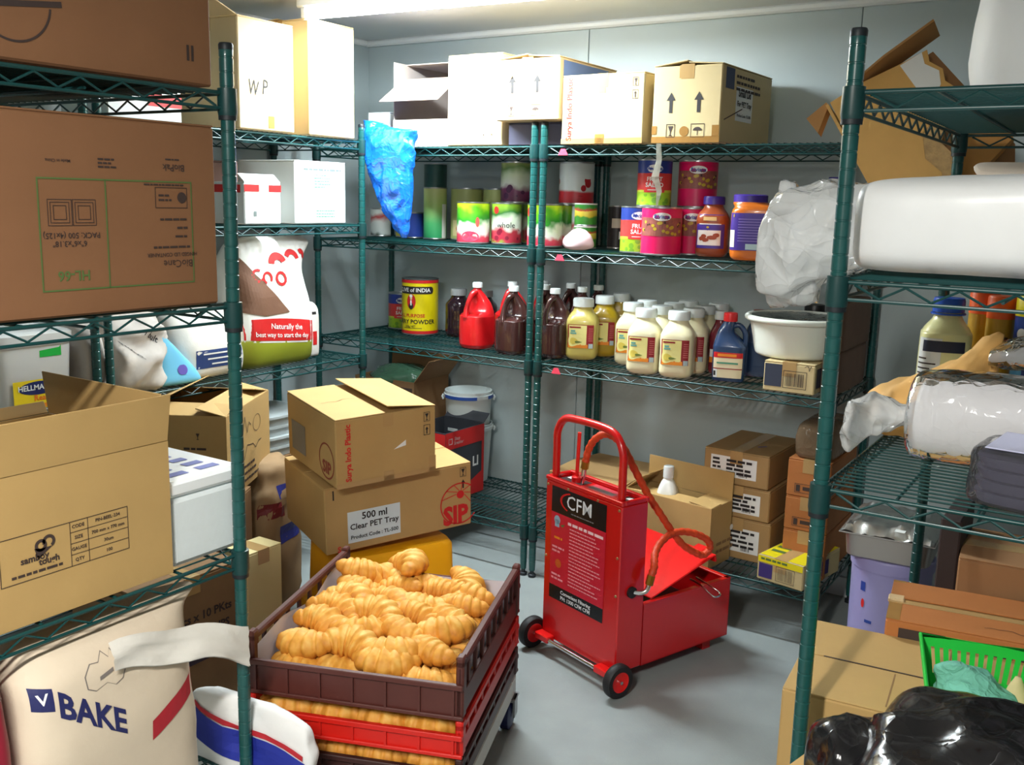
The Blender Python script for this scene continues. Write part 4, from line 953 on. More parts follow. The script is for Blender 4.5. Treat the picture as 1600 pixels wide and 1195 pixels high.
r = .188; L = Loft(smooth_secs([(0, r * .66, r * .66, 2), (.006, r * .76, r * .76, 2), (.02, r * .80, r * .80, 2), (.06, r * .84, r * .84, 2), (.13, r * .92, r * .92, 2), (.137, r * .93, r * .93, 2)], 16))
L.rings(MB(), 56, capt=False).build('bowl', mat('white_plastic', (232, 236, 226), .35), t, 60); Loft([(.01, r * .72, r * .72, 2), (.137, r * .915, r * .915, 2)]).rings(MB(), 56, capt=False).build('inner_wall', MATS['white_plastic'], t, 60)
MB().tube([(r * .965 * math.cos(2 * PI * k / 56), r * .965 * math.sin(2 * PI * k / 56), .139) for k in range(56)], .011, 10, closed=True).build('rim', MATS['white_plastic'], t, 180)
fm = MB(); n = 24
vs = [(r * .9 * (q / 4) * math.cos(2 * PI * k / n), r * .9 * (q / 4) * math.sin(2 * PI * k / n), .146 - .012 * (1 - q / 4) + .006 * noise.noise((q, k * .7, 2))) for q in range(5) for k in range(n)]
fm.add(vs, [(q * n + k, q * n + (k + 1) % n, (q + 1) * n + (k + 1) % n, (q + 1) * n + k) for q in range(4) for k in range(n)])
fo = fm.build('cling_film', plastic_film('cling', (220, 230, 224), .6, .08), None, 180, (-1.055, 3.575, B3 + .1085), (0, 0, R(10)))
tag(fo, 'cling film stretched over the white basin', 'film')
jar('white bottle standing in the open carton behind the red machine', -1.490, 3.478, B4 + .006, mat('white_bottle', (232, 234, 228), .35), lambda L, A, r, h: L.patch(A(LGRN), h * .35, h * .5, -.9, .2, .001), r=.044, h=.340, name='bottle', e=2, nk=.38)

# ------------------------------------------------------------------ bread crates, croissants, dolly
CRX, CRY_, CTH = -1.761, 1.561, 20.5
CW, CD = .550, .642
CRBR = mat('brown_crate', (84, 40, 34), .42, var=.12, vscale=20); CRRD = mat('red_crate', (208, 30, 20), .38, var=.06, vscale=20); CRDK = mat('dark_brown_crate', (62, 34, 32), .45)
def crate(label, z0, hf, hs, m, liner=False):
    t = thing('bread_crate', label, 'crate', (CRX, CRY_, z0), R(CTH), 'stacked bread crates')
    MB().box(.012, CW - .012, .012, CD - .012, 0, .010, .002).build('base', m, t)
    for y0, nm in ((0, 'end_panel'), (CD - .012, 'end_panel')):
        p = MB().box(0, CW, y0, y0 + .012, .0, hf, .002).build(nm, m, t)
        s = -1 if y0 == 0 else 1; yo = y0 if y0 == 0 else y0 + .012
        MB().box(-.004, CW + .004, min(yo, yo + s * .010), max(yo, yo + s * .010), hf - .010, hf + .004, .002).build('rim', m, p)
        MB().box(-.004, CW + .004, min(yo, yo + s * .008), max(yo, yo + s * .008), -.002, .008, .002).build('rim', m, p)
        for k in range(7):
            x = .02 + k * (CW - .04) / 6; MB().box(x - .003, x + .003, min(yo, yo + s * .007), max(yo, yo + s * .007), .006, hf - .008).build('rib', m, p)
    for x0, nm in ((0, 'side_panel'), (CW - .012, 'side_panel')):
        p = MB().box(x0, x0 + .012, .012, CD - .012, 0, hf * .72, .002).build(nm, m, t)
        MB().box(x0 - .004, x0 + .016, 0, CD, hs - .020, hs, .004).build('rail', m, p)
        n = 9
        for k in range(n + 1):
            y = .006 + k * (CD - .012) / n; wd = .030 if k in (0, n) else .012
            MB().box(x0 + .001, x0 + .011, max(0, y - wd / 2), min(CD, y + wd / 2), hf * .70, hs - .018, .002).build('slat', m, p)
        for y0 in (0, CD - .03): MB().box(x0 - .004, x0 + .016, y0, y0 + .03, 0, hs + .008, .004).build('corner_post', m, p)
    return t
BR0, RD0, DK0 = .364, .264, .172
crate('dark brown bread crate at the bottom of the crate stack', DK0, .050, .078, CRDK)
crate('red bread crate in the middle of the crate stack', RD0, .055, .085, CRRD)
tb = crate('brown bread crate full of croissants on top of the crate stack', BR0, .085, .148, CRBR)
ln = MB(); n = 12
for side in range(2):
    vs = []
    for j in range(5):
        for k in range(n + 1):
            q = k / n; zz = .012 + j / 4 * (.105 + .014 * math.sin(q * 9 + side)); x = (.016 if side == 0 else CW - .018) + .004 * math.sin(q * 14)
            vs.append((x, .02 + q * (CD - .04), zz))
    ln.add(vs, [(j * (n + 1) + k, j * (n + 1) + k + 1, (j + 1) * (n + 1) + k + 1, (j + 1) * (n + 1) + k) for j in range(4) for k in range(n)])
vs = []
for j in range(5):
    for k in range(n + 1):
        q = k / n; vs.append((.02 + q * (CW - .04), CD - .018 + .003 * math.sin(q * 11), .012 + j / 4 * (.088 + .006 * math.sin(q * 7))))
ln.add(vs, [(j * (n + 1) + k, j * (n + 1) + k + 1, (j + 1) * (n + 1) + k + 1, (j + 1) * (n + 1) + k) for j in range(4) for k in range(n)])
ln.box(.02, CW - .02, .02, CD - .02, .0105, .012)
lo = ln.build('paper_liner', mat('lavender_paper', (204, 206, 222), .8), None, 60, (CRX, CRY_, BR0), (0, 0, R(CTH)))
tag(lo, 'white paper liner inside the croissant crate', 'paper')

CR_M = ramp_mat('croissant_crust', [(0, (150, 84, 20)), (.3, (204, 132, 38)), (.6, (224, 160, 62)), (1, (240, 200, 114))], scale=9.0, offset=.08, wob=1.1, wscale=38, rough=.62)
def croissant_mesh(seed, bend=1.0, L=.165, th=.037):
    rn = random.Random(seed); n = 54; m = 16; vs = []
    for i in range(n + 1):
        t = i / n; a = (t - .5) * 2.1 * bend
        rad = L / 2 / math.sin(1.05 * bend) if bend > .1 else 10
        cx, cy = rad * math.sin(a), rad * (1 - math.cos(a))
        env = max(.0, math.sin(PI * (.03 + .94 * t))) ** .62
        ph = t * 7.0 + .12 * math.sin(i * .9 + seed); sg = ph - math.floor(ph)
        ridge = .80 + .26 * math.sin(PI * min(1, sg * 1.04)) ** .55
        r = th * env * ridge
        for k in range(m):
            b = 2 * PI * k / m; rr = r * (1 + .10 * noise.noise((t * 9 + seed, k * .5, seed * 2.0)))
            px, pz = math.cos(b) * rr * 1.12, math.sin(b) * rr * (.95 if math.sin(b) > 0 else .80)
            vs.append((cx + px * math.sin(a) * -1, cy + px * math.cos(a) * 1.0 - .02, pz + th * .74 + .05 * th * math.sin(a * 3 + seed)))
    fs = [(i * m + k, i * m + (k + 1) % m, (i + 1) * m + (k + 1) % m, (i + 1) * m + k) for i in range(n) for k in range(m)] + [tuple(range(m))[::-1], tuple(range(n * m, (n + 1) * m))]
    mb = MB(); mb.rc = True; mb.add(vs, fs); return mb.mesh('croissant', CR_M, 180)
CRM = [croissant_mesh(s, b, l, th) for s, b, l, th in ((1, 1.0, .160, .041), (2, .85, .165, .040), (3, 1.15, .150, .043), (4, .6, .150, .038))]
rn = random.Random(11); cm = Matrix.Translation((CRX, CRY_, 0)) @ Matrix.Rotation(R(CTH), 4, 'Z')
def croissant(x, y, z, rz, tilt=(0, 0), k=None, label='golden croissant in the pile on the brown crate', group='croissants in the top crate'):
    p = cm @ Vector((x, y, z)); o = link('croissant', CRM[rn.randrange(4) if k is None else k], None, p, (R(tilt[0]), R(tilt[1]), R(CTH) + rz))
    return tag(o, label, 'croissant', group)
for r_ in range(7):
    for c_ in range(4):
        x = .100 + c_ * .113 + rn.uniform(-.008, .008); y = .086 + r_ * .079 + rn.uniform(-.008, .008)
        croissant(x, y, BR0 + .0125 + rn.uniform(0, .008), rn.choice((0, PI, .3, -.3, 2.9)) + rn.uniform(-.3, .3), (rn.uniform(-10, 10), rn.uniform(-8, 8)))
PILE = [((.11, .115), (.225, .105), (.335, .125), (.435, .15)), ((.11, .20), (.22, .20), (.33, .215), (.435, .245)), ((.11, .29), (.22, .295), (.33, .31), (.435, .34)), ((.11, .38), (.22, .39), (.33, .41), (.435, .435)), ((.115, .47), (.225, .48), (.335, .505), (.435, .53)), ((.12, .56), (.24, .57))]
for q, row in enumerate(PILE):
    for c, (x, y) in enumerate(row):
        croissant(x, y, BR0 + .062 + rn.uniform(0, .010), rn.choice((0, PI, .4, -.4, 2.8)) + rn.uniform(-.35, .35), (rn.uniform(-14, 14), rn.uniform(-12, 12)), None,
            'croissant on top of the pile, %s row from the front, %s' % (('first', 'second', 'third', 'fourth', 'fifth', 'sixth')[q], ('leftmost', 'left of centre', 'right of centre', 'rightmost')[c]))
croissant(.085, .535, BR0 + .105, .5, (10, 14), 3, 'highest croissant at the back left corner of the brown crate')
croissant(.225, .57, BR0 + .108, 2.2, (-8, 10), 2, 'small croissant perched at the back edge of the brown crate')
croissant(.395, .545, BR0 + .075, 1.9, (10, -12), 2, 'croissant perched at the back right of the brown crate')
croissant(.33, .090, BR0 + .056, .1, (10, 0), 1, 'croissant lying against the front rim of the brown crate')
for k in range(4):
    croissant(.085 + k * .122, .075, RD0 + .012, rn.uniform(-.3, .3), (0, 0), None, 'shaded croissant inside the red crate', 'croissants in the red crate')
    croissant(.085 + k * .122, .075, DK0 + .012, rn.uniform(-.3, .3), (0, 0), None, 'shaded croissant inside the lowest crate', 'croissants in the lowest crate')
t = thing('crate_dolly', 'white wheeled dolly with blue castors under the bread crates', 'dolly', (CRX, CRY_, 0), R(CTH))
DOL = mat('dolly_white', (206, 208, 204), .5)
mb = MB(); mb.box(0, CW, 0, .06, .105, .169, .006); mb.box(0, CW, CD - .06, CD, .105, .169, .006); mb.box(0, .06, .06, CD - .06, .105, .169, .006); mb.box(CW - .06, CW, .06, CD - .06, .105, .169, .006)
mb.build('frame', DOL, t)
NAVW = mat('navy_wheel', (28, 36, 84), .45)
for x in (.06, CW - .02):
    for y in (.06, CD - .03):
        mb = MB(); mb.box(x - .028, x - .022, y - .02, y + .02, .045, .106); mb.box(x + .022, x + .028, y - .02, y + .02, .045, .106); mb.box(x - .03, x + .03, y - .03, y + .03, .099, .106)
        cst = mb.build('castor_fork', mat('zinc', (150, 154, 156), .35, metal=.8), t)
        MB().lathe([(.012, -.018), (.036, -.018), (.049, -.012), (.049, .012), (.036, .018), (.012, .018)], 28, axis='x').build('wheel', NAVW, cst, 40, (x, y, .0495))

# ------------------------------------------------------------------ red oil filter machine
MX = thing('filter_machine', 'red wheeled oil filter machine with orange hose on the floor', 'machine', (-1.676, 2.848, 0), R(-20.2))
RM = mat('red_enamel', (198, 12, 16), .28, coat=.4); RMD = mat('red_lid_enamel', (220, 14, 12), .35, coat=.3)
W, D1, D2, ZB, ZT, ZK = .385, .118, .550, .055, .642, .272
tw = MB().box(0, W, 0, D1, ZB, ZT - .012, .004).build('tower', RM, MX)
mb = MB(); mb.box(-.002, W + .002, -.002, .014, ZT - .012, ZT + .004, .003); mb.box(-.002, W + .002, D1 - .012, D1 + .002, ZT - .012, ZT + .004, .003); mb.box(-.002, .012, .014, D1 - .012, ZT - .012, ZT + .004, .003); mb.box(W - .012, W + .002, .014, D1 - .012, ZT - .012, ZT + .004, .003); mb.build('tower_rim', RM, tw)
i = Ink((0, 0, ZT - .012), (1, 0, 0), (0, 1, 0), (0, 0, 1)); DG = mat('dark_panel', (40, 38, 40), .4); PKP = mat('pink_panel', (196, 64, 78), .4); GRY = mat('grey_panel', (120, 116, 116), .4)
i.rect(.02, .018, .13, .10, DG); i.rect(.15, .02, .29, .10, PKP); i.rect(.16, .05, .28, .075, GRY, 2); i.rect(.17, .03, .27, .045, GRY, 2); i.rect(.31, .02, .365, .10, DG); i.rect(.03, .07, .06, .09, WHITE, 2); i.rect(.325, .07, .35, .09, WHITE, 2); i.build(tw)
FSC = mat('black_gloss_label', (18, 18, 24), .25)
i = Ink((0, 0, 0), (1, 0, 0), (0, 0, 1), (0, -1, 0)); z = ZB
i.rect(.035, ZB + .470, .315, ZB + .562, FSC); i.rect(.035, ZB + .205, .315, ZB + .470, mat('magenta_panel', (200, 26, 52), .35)); i.rect(.035, ZB + .155, .315, ZB + .205, FSC)
i.text('CFM', .180, ZB + .520, .068, mat('silver_text', (226, 228, 232), .35), .004, lift=2); i.ring(.165, ZB + .520, .085, .010, mat('swoosh_red', (206, 20, 24), .35), 115, 235, 2, 20, .45)
i.lines(.14, ZB + .487, .12, 1, .01, .004, GRY, 3, 2, minw=1)
LP = mat('pale_pink_text', (236, 150, 160), .5)
i.lines(.125, ZB + .452, .185, 1, .01, .010, mat('near_white_text', (244, 206, 210), .5), 4, 2, minw=1); i.lines(.135, ZB + .432, .165, 17, .0125, .0042, LP, 7, 2, minw=.7)
i.disc(.068, ZB + .445, .016, mat('pale_blue_print', (150, 180, 200), .5), 2); i.rect(.056, ZB + .42, .080, ZB + .445, MATS['pale_blue_print'], 2); i.poly([(.085, ZB + .43), (.11, ZB + .438), (.098, ZB + .425)], GRN_I, 2); i.lines(.055, ZB + .385, .05, 1, .02, .008, ORG, 5, 2); i.lines(.045, ZB + .35, .07, 2, .014, .007, LP, 6, 2); i.disc(.08, ZB + .29, .016, mat('burnt_orange', (200, 90, 30), .5), 2); i.lines(.045, ZB + .25, .07, 2, .014, .007, LP, 8, 2)
i.text('Convenient Filtering', .175, ZB + .189, .019, MATS['silver_text'], .02, lift=2); i.text('PH: 1300 CFM CFM', .175, ZB + .169, .019, MATS['silver_text'], .02, lift=2); i.build(tw, 'label')
SCR = mat('brass_screw', (190, 170, 120), .35, metal=.8)
for x, z in ((.012, ZB + .56), (.12, ZT - .02), (.27, ZT - .02), (W - .012, ZB + .56), (W - .012, ZB + .40), (W - .012, ZB + .27), (.012, ZB + .3)): MB().lathe([(0, -.003), (.004, -.003), (.005, 0), (0, 0)], 10, axis='y').build('screw', SCR, tw, 40, (x, 0, z))
# tank behind
tk = MB(); e = .004
tk.box(0, W, D1, D2, ZB, ZB + e); tk.box(0, e, D1, D2, ZB, ZK); tk.box(W - e, W, D1, D2, ZB, ZK); tk.box(0, W, D2 - e, D2, ZB, ZK); tk.box(0, W, D1, D1 + e, ZB, ZK)
tk.box(-.001, .018, D1, D2, ZK - .004, ZK + .003, .001); tk.box(W - .018, W + .001, D1, D2, ZK - .004, ZK + .003, .001); tk.box(0, W, D2 - .018, D2 + .001, ZK - .004, ZK + .003, .001)
tko = tk.build('tank', RM, MX)
MB().box(.02, W - .02, D1 + .02, D2 - .03, ZB + .10, ZB + .104).build('filter_tray', mat('dark_steel', (70, 68, 66), .4, metal=.6), tko)
M = Matrix.Translation((0, .165, ZK + .004)) @ Matrix.Rotation(R(16), 4, 'X')
lid = MB().box(.008, W - .012, 0, .325, 0, .006, .002, M).build('lid', RMD, MX)
mb = MB(); mb.box(.008, W - .012, .318, .327, -.022, .004, .001, M); mb.box(.008, .016, 0, .325, -.018, .001, .001, M); mb.build('lid_lip', RMD, lid)
mb = MB(); mb.box(.29, .34, .28, .33, .006, .024, .003, M); mb.build('hose_clip', RMD, lid)
CHR = mat('chrome', (220, 222, 224), .12, metal=1.0)
MB().tube(smooth_path([(W - .055, .40, ZK + .010), (W - .01, .398, ZK + .006), (W + .045, .395, ZK - .012), (W + .062, .402, ZK - .016), (W + .062, .425, ZK - .014), (W + .04, .43, ZK - .006), (W - .055, .43, ZK + .010)], 24), .0035, 8).build('basket_handle', CHR, MX, 180)
# tubes
hp = smooth_path([(.028, .02, ZT), (.028, .02, ZT + .10), (.030, .02, ZT + .165), (.065, .02, ZT + .212), (.13, .02, ZT + .222), (.26, .02, ZT + .222), (.325, .02, ZT + .205), (.357, .02, ZT + .155), (.360, .02, ZT + .09), (.360, .02, ZT)], 48)
MB().tube(hp, .0135, 14).build('push_handle', RM, MX, 180)
MB().tube([(.085, .065, ZT - .01), (.092, .065, ZT + .165)], .0065, 10).build('lever', RMD, MX, 60)
MB().lathe([(.018, ZT - .012), (.018, ZT + .006), (.009, ZT + .010), (0, ZT + .010)], 16, (.085, .065)).build('lever_base', RM, MX, 40)
HOSE = mat('orange_hose', (206, 66, 26), .5, var=.3, vscale=90, bump=.5, bscale=120); BRS = mat('brass', (190, 150, 60), .3, metal=.9)
HP = [(.134, .06, .712), (.145, .062, .759), (.172, .065, .80), (.21, .075, .824), (.245, .095, .812), (.264, .12, .770), (.278, .15, .709), (.29, .18, .653), (.306, .21, .596), (.322, .24, .548), (.333, .28, .491), (.346, .33, .430), (.359, .38, .395), (.363, .42, .378), (.37, .445, .397), (.373, .43, .432), (.362, .38, .462), (.345, .33, .475), (.345, .27, .477), (.355, .21, .458), (.378, .165, .435), (.412, .13, .412), (.418, .112, .385)]
hv = smooth_path(HP, 150)
MB().tube(hv, [.0125 + .0012 * math.sin(q * 1.9) for q in range(len(hv))], 12).build('hose', HOSE, MX, 180)
MB().tube([(.126, .06, ZT + .020), (.129, .06, ZT + .048)], [.010, .009], 10).build('fitting', CHR, MX, 60); MB().tube([(.120, .06, ZT - .01), (.126, .06, ZT + .022)], .0065, 10).build('fitting_stem', CHR, MX, 60); MB().tube([(.129, .06, ZT + .047), (.135, .06, ZT + .074)], .0135, 8).build('brass_collar', BRS, MX, 40)
MB().tube([(.418, .113, .388), (.418, .104, .357)], .0135, 8).build('brass_collar', BRS, MX, 40)
MB().tube(smooth_path([(.418, .104, .358), (.416, .095, .338), (.403, .078, .330), (W - .004, .058, .332)], 12), .0085, 10).build('elbow', CHR, MX, 180)
MB().lathe([(0, 0), (.019, 0), (.019, .010), (0, .010)], 16, axis='x').build('elbow_flange', mat('black_rubber', (26, 24, 26), .6), MX, 40, (W, .056, .332))
# wheels on a front axle
MB().tube([(-.035, -.022, .058), (W + .045, -.022, .058)], .008, 10).build('axle', CHR, MX, 60)
for x0, x1 in ((0, .07), (W - .07, W)): MB().box(x0, x1, -.034, .002, .048, .072, .003).build('axle_bracket', RMD, MX)
for x in (-.026, W + .038):
    wl = MB().lathe([(.034, -.015), (.052, -.016), (.057, -.009), (.0575, 0), (.057, .009), (.052, .016), (.034, .015)], 36, axis='x', cap=False).build('tyre', MATS['black_rubber'], MX, 50, (x, -.022, .0575))
    MB().lathe([(.006, -.012), (.030, -.013), (.0345, -.016), (.0345, .016), (.030, .013), (.006, .012)], 30, axis='x').build('hub', RMD, wl, 40)
    MB().lathe([(0, -.02), (.006, -.02), (.006, .02), (0, .02)], 12, axis='x').build('axle_nut', CHR, wl, 40)
for x in (.06, W - .06): MB().box(x - .02, x + .02, D2 - .08, D2 - .04, 0, ZB, .002).build('foot', RM, MX)

# ------------------------------------------------------------------ sacks and bags on the left
def sack(name, label, loc, rz, keys, m, n=24, seg=44, amp=.006, ns=9, seed=0., cat='bag', group=None, ridged=False):
    t = thing(name, label, cat, loc, rz, group)
    L = Loft(smooth_secs(keys, n)); mb = L.rings(MB(), seg, amp, ns, seed, ridged); b = mb.build('sack', m, t, 180)
    bv = BVHTree.FromPolygons([Vector(v) for v in mb.v], mb.f)
    def decal(pts, fs, m, o, u, v, nrm, nm='printing', off=.0012, sub=1):
        """print laid on the sack surface: each point dropped onto it along -nrm"""
        o, u, v, nrm = Vector(o), Vector(u), Vector(v), Vector(nrm); vs = []
        for x, y in pts:
            p = o + u * x + v * y; h = bv.ray_cast(p + nrm * .5, -nrm)
            vs.append((h[0] + nrm * off) if h[0] is not None else None)
        fs = [f for f in fs if all(vs[i] is not None for i in f)]; vs = [v if v is not None else (0, 0, .02) for v in vs]
        used = sorted({i for f in fs for i in f}); ix = {i: k for k, i in enumerate(used)}
        if not fs: return
        MB().add([vs[i] for i in used], [tuple(ix[i] for i in f) for f in fs]).build(nm, m, t)
    return t, decal
def grid(x0, y0, x1, y1, nx=10, ny=6, fn=None):
    p = [(x0 + (x1 - x0) * i / nx, y0 + (y1 - y0) * j / ny) for j in range(ny + 1) for i in range(nx + 1)]
    if fn: p = [fn(x, y) for x, y in p]
    return p, [(j * (nx + 1) + i, j * (nx + 1) + i + 1, (j + 1) * (nx + 1) + i + 1, (j + 1) * (nx + 1) + i) for j in range(ny) for i in range(nx)]
SACKW = mat('woven_white_sack', (226, 222, 214), .7, var=.06, vscale=20, bump=.2, bscale=70)
SACKB = mat('bake_sack', (214, 198, 176), .75, var=.08, vscale=8, bump=.2, bscale=40)
FX = ((0, 1, 0), (0, 0, 1), (1, 0, 0))        # a surface facing +X: u, v, normal
# flour sack lettered BAKE on the bottom near left shelf
t, dc = sack('flour_sack', 'tall beige flour sack lettered BAKE on the bottom near left shelf', (-1.745, 1.115, L4), 0,
    [(0, .10, .17, 4), (.03, .125, .205, 4), (.20, .13, .21, 4), (.34, .125, .20, 4, .0, 0), (.43, .118, .20, 3.6, 0, .0), (.475, .085, .20, 3, .01, .02), (.495, .045, .21, 3, .02, .04), (.50, .012, .20, 3, .02, .05)], SACKB, 30, 52, .008, 8, 1.0)
U, V, Nn = FX
p, fs = finer(*text2d('BAKE', .070, .03), .012); dc([(x * .80, y - .55 * x) for x, y in p], fs, NAVY, (.1, -.070, .355), U, V, Nn, off=.002)
p, fs = grid(-.018, -.022, .018, .022, 5, 5); dc([(x, y - .25 * x) for x, y in p], fs, NAVY, (.1, -.160, .418), U, V, Nn)
p, fs = text2d('V', .03, .02); dc(p, fs, WHITE, (.1, -.160, .418), U, V, Nn, off=.002)
ol = [(-.045, .01), (-.03, .03), (-.012, .028), (.0, .045), (.012, .03), (.02, .044), (.032, .02), (.045, .0), (.035, -.022), (.02, -.03), (.0, -.018), (-.025, -.026), (-.042, -.016)]
pp = []; ff = []
for k, (a, b) in enumerate(ol):
    s = .95; pp += [(a, b), (a * s, b * s)]; ff.append((2 * k, 2 * ((k + 1) % len(ol)), 2 * ((k + 1) % len(ol)) + 1, 2 * k + 1))
dc(pp, ff, mat('grey_ink', (120, 112, 108), .7), (.1, -.035, .425), U, V, Nn); p, fs = grid(-.014, -.004, .016, .004, 4, 2); dc([(x, y + .3 * x) for x, y in p], fs, MATS['grey_ink'], (.1, -.035, .425), U, V, Nn)
REDB = mat('red_band', (176, 30, 44), .6); p, fs = grid(0, -.022, .13, .022, 8, 3); dc([(x, y + .45 * x) for x, y in p], fs, REDB, (.1, .058, .262), U, V, Nn)
# folded white top flap of the sack drooping to the right
fl = MB(); n, m_ = 16, 8; vs = []
for j in range(m_ + 1):
    for k in range(n + 1):
        a, b = k / n, j / m_
        y = 1.09 + .347 * a; z = .712 - .090 * a ** 1.5 - b * (.055 + .035 * a + .008 * math.sin(a * 7)) + .004 * math.sin(a * 11); x = -1.624 + .016 * b + .006 * math.sin(a * 8 + b * 3) + .008 * noise.noise((a * 6, b * 5, 1))
        vs.append((x, y - .0, z))
fl.add(vs, [(j * (n + 1) + k, j * (n + 1) + k + 1, (j + 1) * (n + 1) + k + 1, (j + 1) * (n + 1) + k) for j in range(m_) for k in range(n)])
fl.add([(x - .004, y, z - .003) for x, y, z in vs], [(j * (n + 1) + k, (j + 1) * (n + 1) + k, (j + 1) * (n + 1) + k + 1, j * (n + 1) + k + 1) for j in range(m_) for k in range(n)])
f = fl.build('sack_mouth', SACKW, t, 180); f.matrix_parent_inverse = Matrix.Translation((-1.745, 1.115, L4)).inverted()
t, dc = sack('red_sack', 'dark red sack with white lettering at the left edge of the bottom near shelf', (-1.745, .855, L4), 0, [(0, .09, .03, 3), (.03, .115, .045, 3), (.30, .115, .05, 3), (.46, .10, .045, 3), (.515, .05, .03, 2.5), (.52, .01, .01, 2)], mat('red_paper_sack', (150, 26, 50), .5, var=.1), 22, 40, .006, 8, 3.0)
p, fs = finer(*text2d('els', .055, .02), .01); dc([(x, y - .9 * x) for x, y in p], fs, WHITE, (.1, .02, .47), U, V, Nn)
# white / blue / red flour bag squeezed between post and crates
BAGWB = mat('white_flour_bag', (228, 228, 228), .6, var=.05, bump=.2, bscale=30)
t, dc = sack('flour_bag', 'white flour bag with a broad blue and thin red band slumped against the crates', (-1.585, 1.565, 0), R(CTH), [(0, .17, .028, 4), (.03, .195, .035, 4), (.24, .195, .035, 3.5), (.33, .18, .032, 3), (.375, .15, .024, 2.5, -.01, 0), (.392, .06, .010, 2, -.03, 0)], BAGWB, 30, 56, .010, 12, 6.0, ridged=True)
t.location = (-1.690, 1.500, 0); t.rotation_euler = (0, 0, R(6))
p, fs = grid(-.185, -.038, .185, .038, 14, 4, lambda x, y: (x, y - .25 * x + .02 * math.sin(x * 14))); dc(p, fs, mat('royal_blue', (36, 48, 150), .5), (-.0, 0, .285), (1, 0, 0), (0, 0, 1), (0, -1, 0), off=.004)
p, fs = grid(-.18, -.006, .18, .006, 14, 2, lambda x, y: (x, y - .25 * x + .02 * math.sin(x * 14))); dc(p, fs, REDB, (0, 0, .333), (1, 0, 0), (0, 0, 1), (0, -1, 0), off=.005)
p, fs = grid(-.02, -.015, .02, .015, 4, 3); dc(p, fs, RED, (-.07, 0, .17), (1, 0, 0), (0, 0, 1), (0, -1, 0))
# square mayonnaise tub
t = thing('mayonnaise_tub', 'white square tub with a yellow label on the left wall shelf', 'tub', (-3.085, 1.775, F3), R(90))
L = Loft([(0, .120, .120, 8), (.012, .128, .128, 8), (.215, .137, .137, 8)]); L.rings(MB(), 48).build('pail', WHITE, t, 40); Loft([(.205, .142, .142, 8), (.24, .143, .143, 8), (.246, .135, .135, 8)]).rings(MB(), 48).build('lid', WHITE, t, 40)
k = Ink((-.137, -.1345, 0), (1, 0, 0), (0, .0, 1), (0, -1, 0)); LY = mat('yellow_tub_label', (240, 210, 30), .45)
k.rect(.055, .0, .235, .095, LY); k.disc(.140, .068, .068, mat('navy_oval', (24, 40, 96), .4), 2, 24, .32); k.text("HELLMANN'S", .140, .070, .024, WHITE, .02, lift=3); k.text('Real', .145, .035, .026, mat('orange_text', (236, 110, 30), .5), .02, lift=2); k.rect(.085, .003, .20, .016, ORG, 2); k.disc(.218, .035, .009, NAVY, 2); k.disc(.222, .075, .007, CARDW, 2); k.rect(.150, .165, .225, .205, mat('bright_green', (20, 190, 70), .5)); k.build(t, 'label')
# sacks beside it
PAPG = mat('grey_paper_sack', (188, 180, 172), .8, var=.15, vscale=14, bump=.4, bscale=14)
t, dc = sack('paper_sack', 'pale sack lettered 15kg beside the mayonnaise tub', (-3.06, 1.985, F3), 0, [(0, .10, .040, 4), (.03, .12, .05, 4), (.17, .12, .05, 4), (.24, .08, .045, 3), (.26, .02, .03, 2)], PAPG, 20, 40, .007, 12, 2.2)
p, fs = finer(*text2d('15kg', .036, .02), .01); dc(p, fs, BLACK, (.1, -.018, .052), U, V, Nn)
t, dc = sack('paper_sack', 'crumpled grey paper sack beside the light blue bag', (-3.05, 2.165, F3), 0, [(0, .10, .085, 3), (.03, .12, .105, 3), (.12, .12, .11, 3), (.20, .10, .12, 2.6, 0, .02), (.26, .04, .10, 2.4, 0, .03), (.27, .01, .05, 2, 0, .03)], PAPG, 26, 48, .020, 9, 8.0, ridged=True)
p, fs = finer(*text2d('Product', .03, .02), .008); dc([(x * .8 - y * .6, x * -.6 + y * .8) for x, y in p], fs, BLACK, (.1, -.04, .15), U, V, Nn); p, fs = finer(*text2d('1 bult', .034, .02), .008); dc([(x * .8 + y * .5, x * -.5 + y * .8) for x, y in p], fs, BLACK, (.1, .05, .19), U, V, Nn)
t, dc = sack('blue_bag', 'light blue triangular bag with a purple badge beside the crumpled sack', (-2.975, 2.325, F3), 0, [(0, .03, .09, 4), (.015, .045, .10, 4), (.08, .035, .07, 3, 0, -.015), (.17, .018, .02, 2.5, 0, -.05), (.205, .006, .006, 2, 0, -.055)], mat('sky_blue_film', (110, 186, 220), .4), 18, 36, .004, 10, 3.0)
p, fs = grid(-.022, -.018, .022, .018, 6, 6, lambda x, y: (x * math.sqrt(max(.0, 1 - (y / .02) ** 2)), y)); dc(p, fs, mat('violet_badge', (96, 84, 170), .5), (.1, .005, .055), U, V, Nn)
t, dc = sack('white_sack', 'white sack with a dark blue panel behind the near left post', (-3.09, 2.515, F3), 0, [(0, .10, .15, 4), (.02, .125, .165, 4), (.10, .13, .165, 4), (.19, .11, .16, 3), (.24, .06, .13, 2.6), (.255, .01, .06, 2)], SACKW, 22, 44, .009, 10, 4.0)
p, fs = grid(-.10, -.035, .13, .035, 8, 4); dc(p, fs, mat('ink_blue', (38, 64, 120), .5), (.1, 0, .075), U, V, Nn)
for q in range(3): p, fs = grid(-.07 + q * .02, -.003, .05 + q * .02, .003, 6, 1); dc(p, fs, WHITE, (.1, 0, .095 - q * .02), U, V, Nn, off=.002)
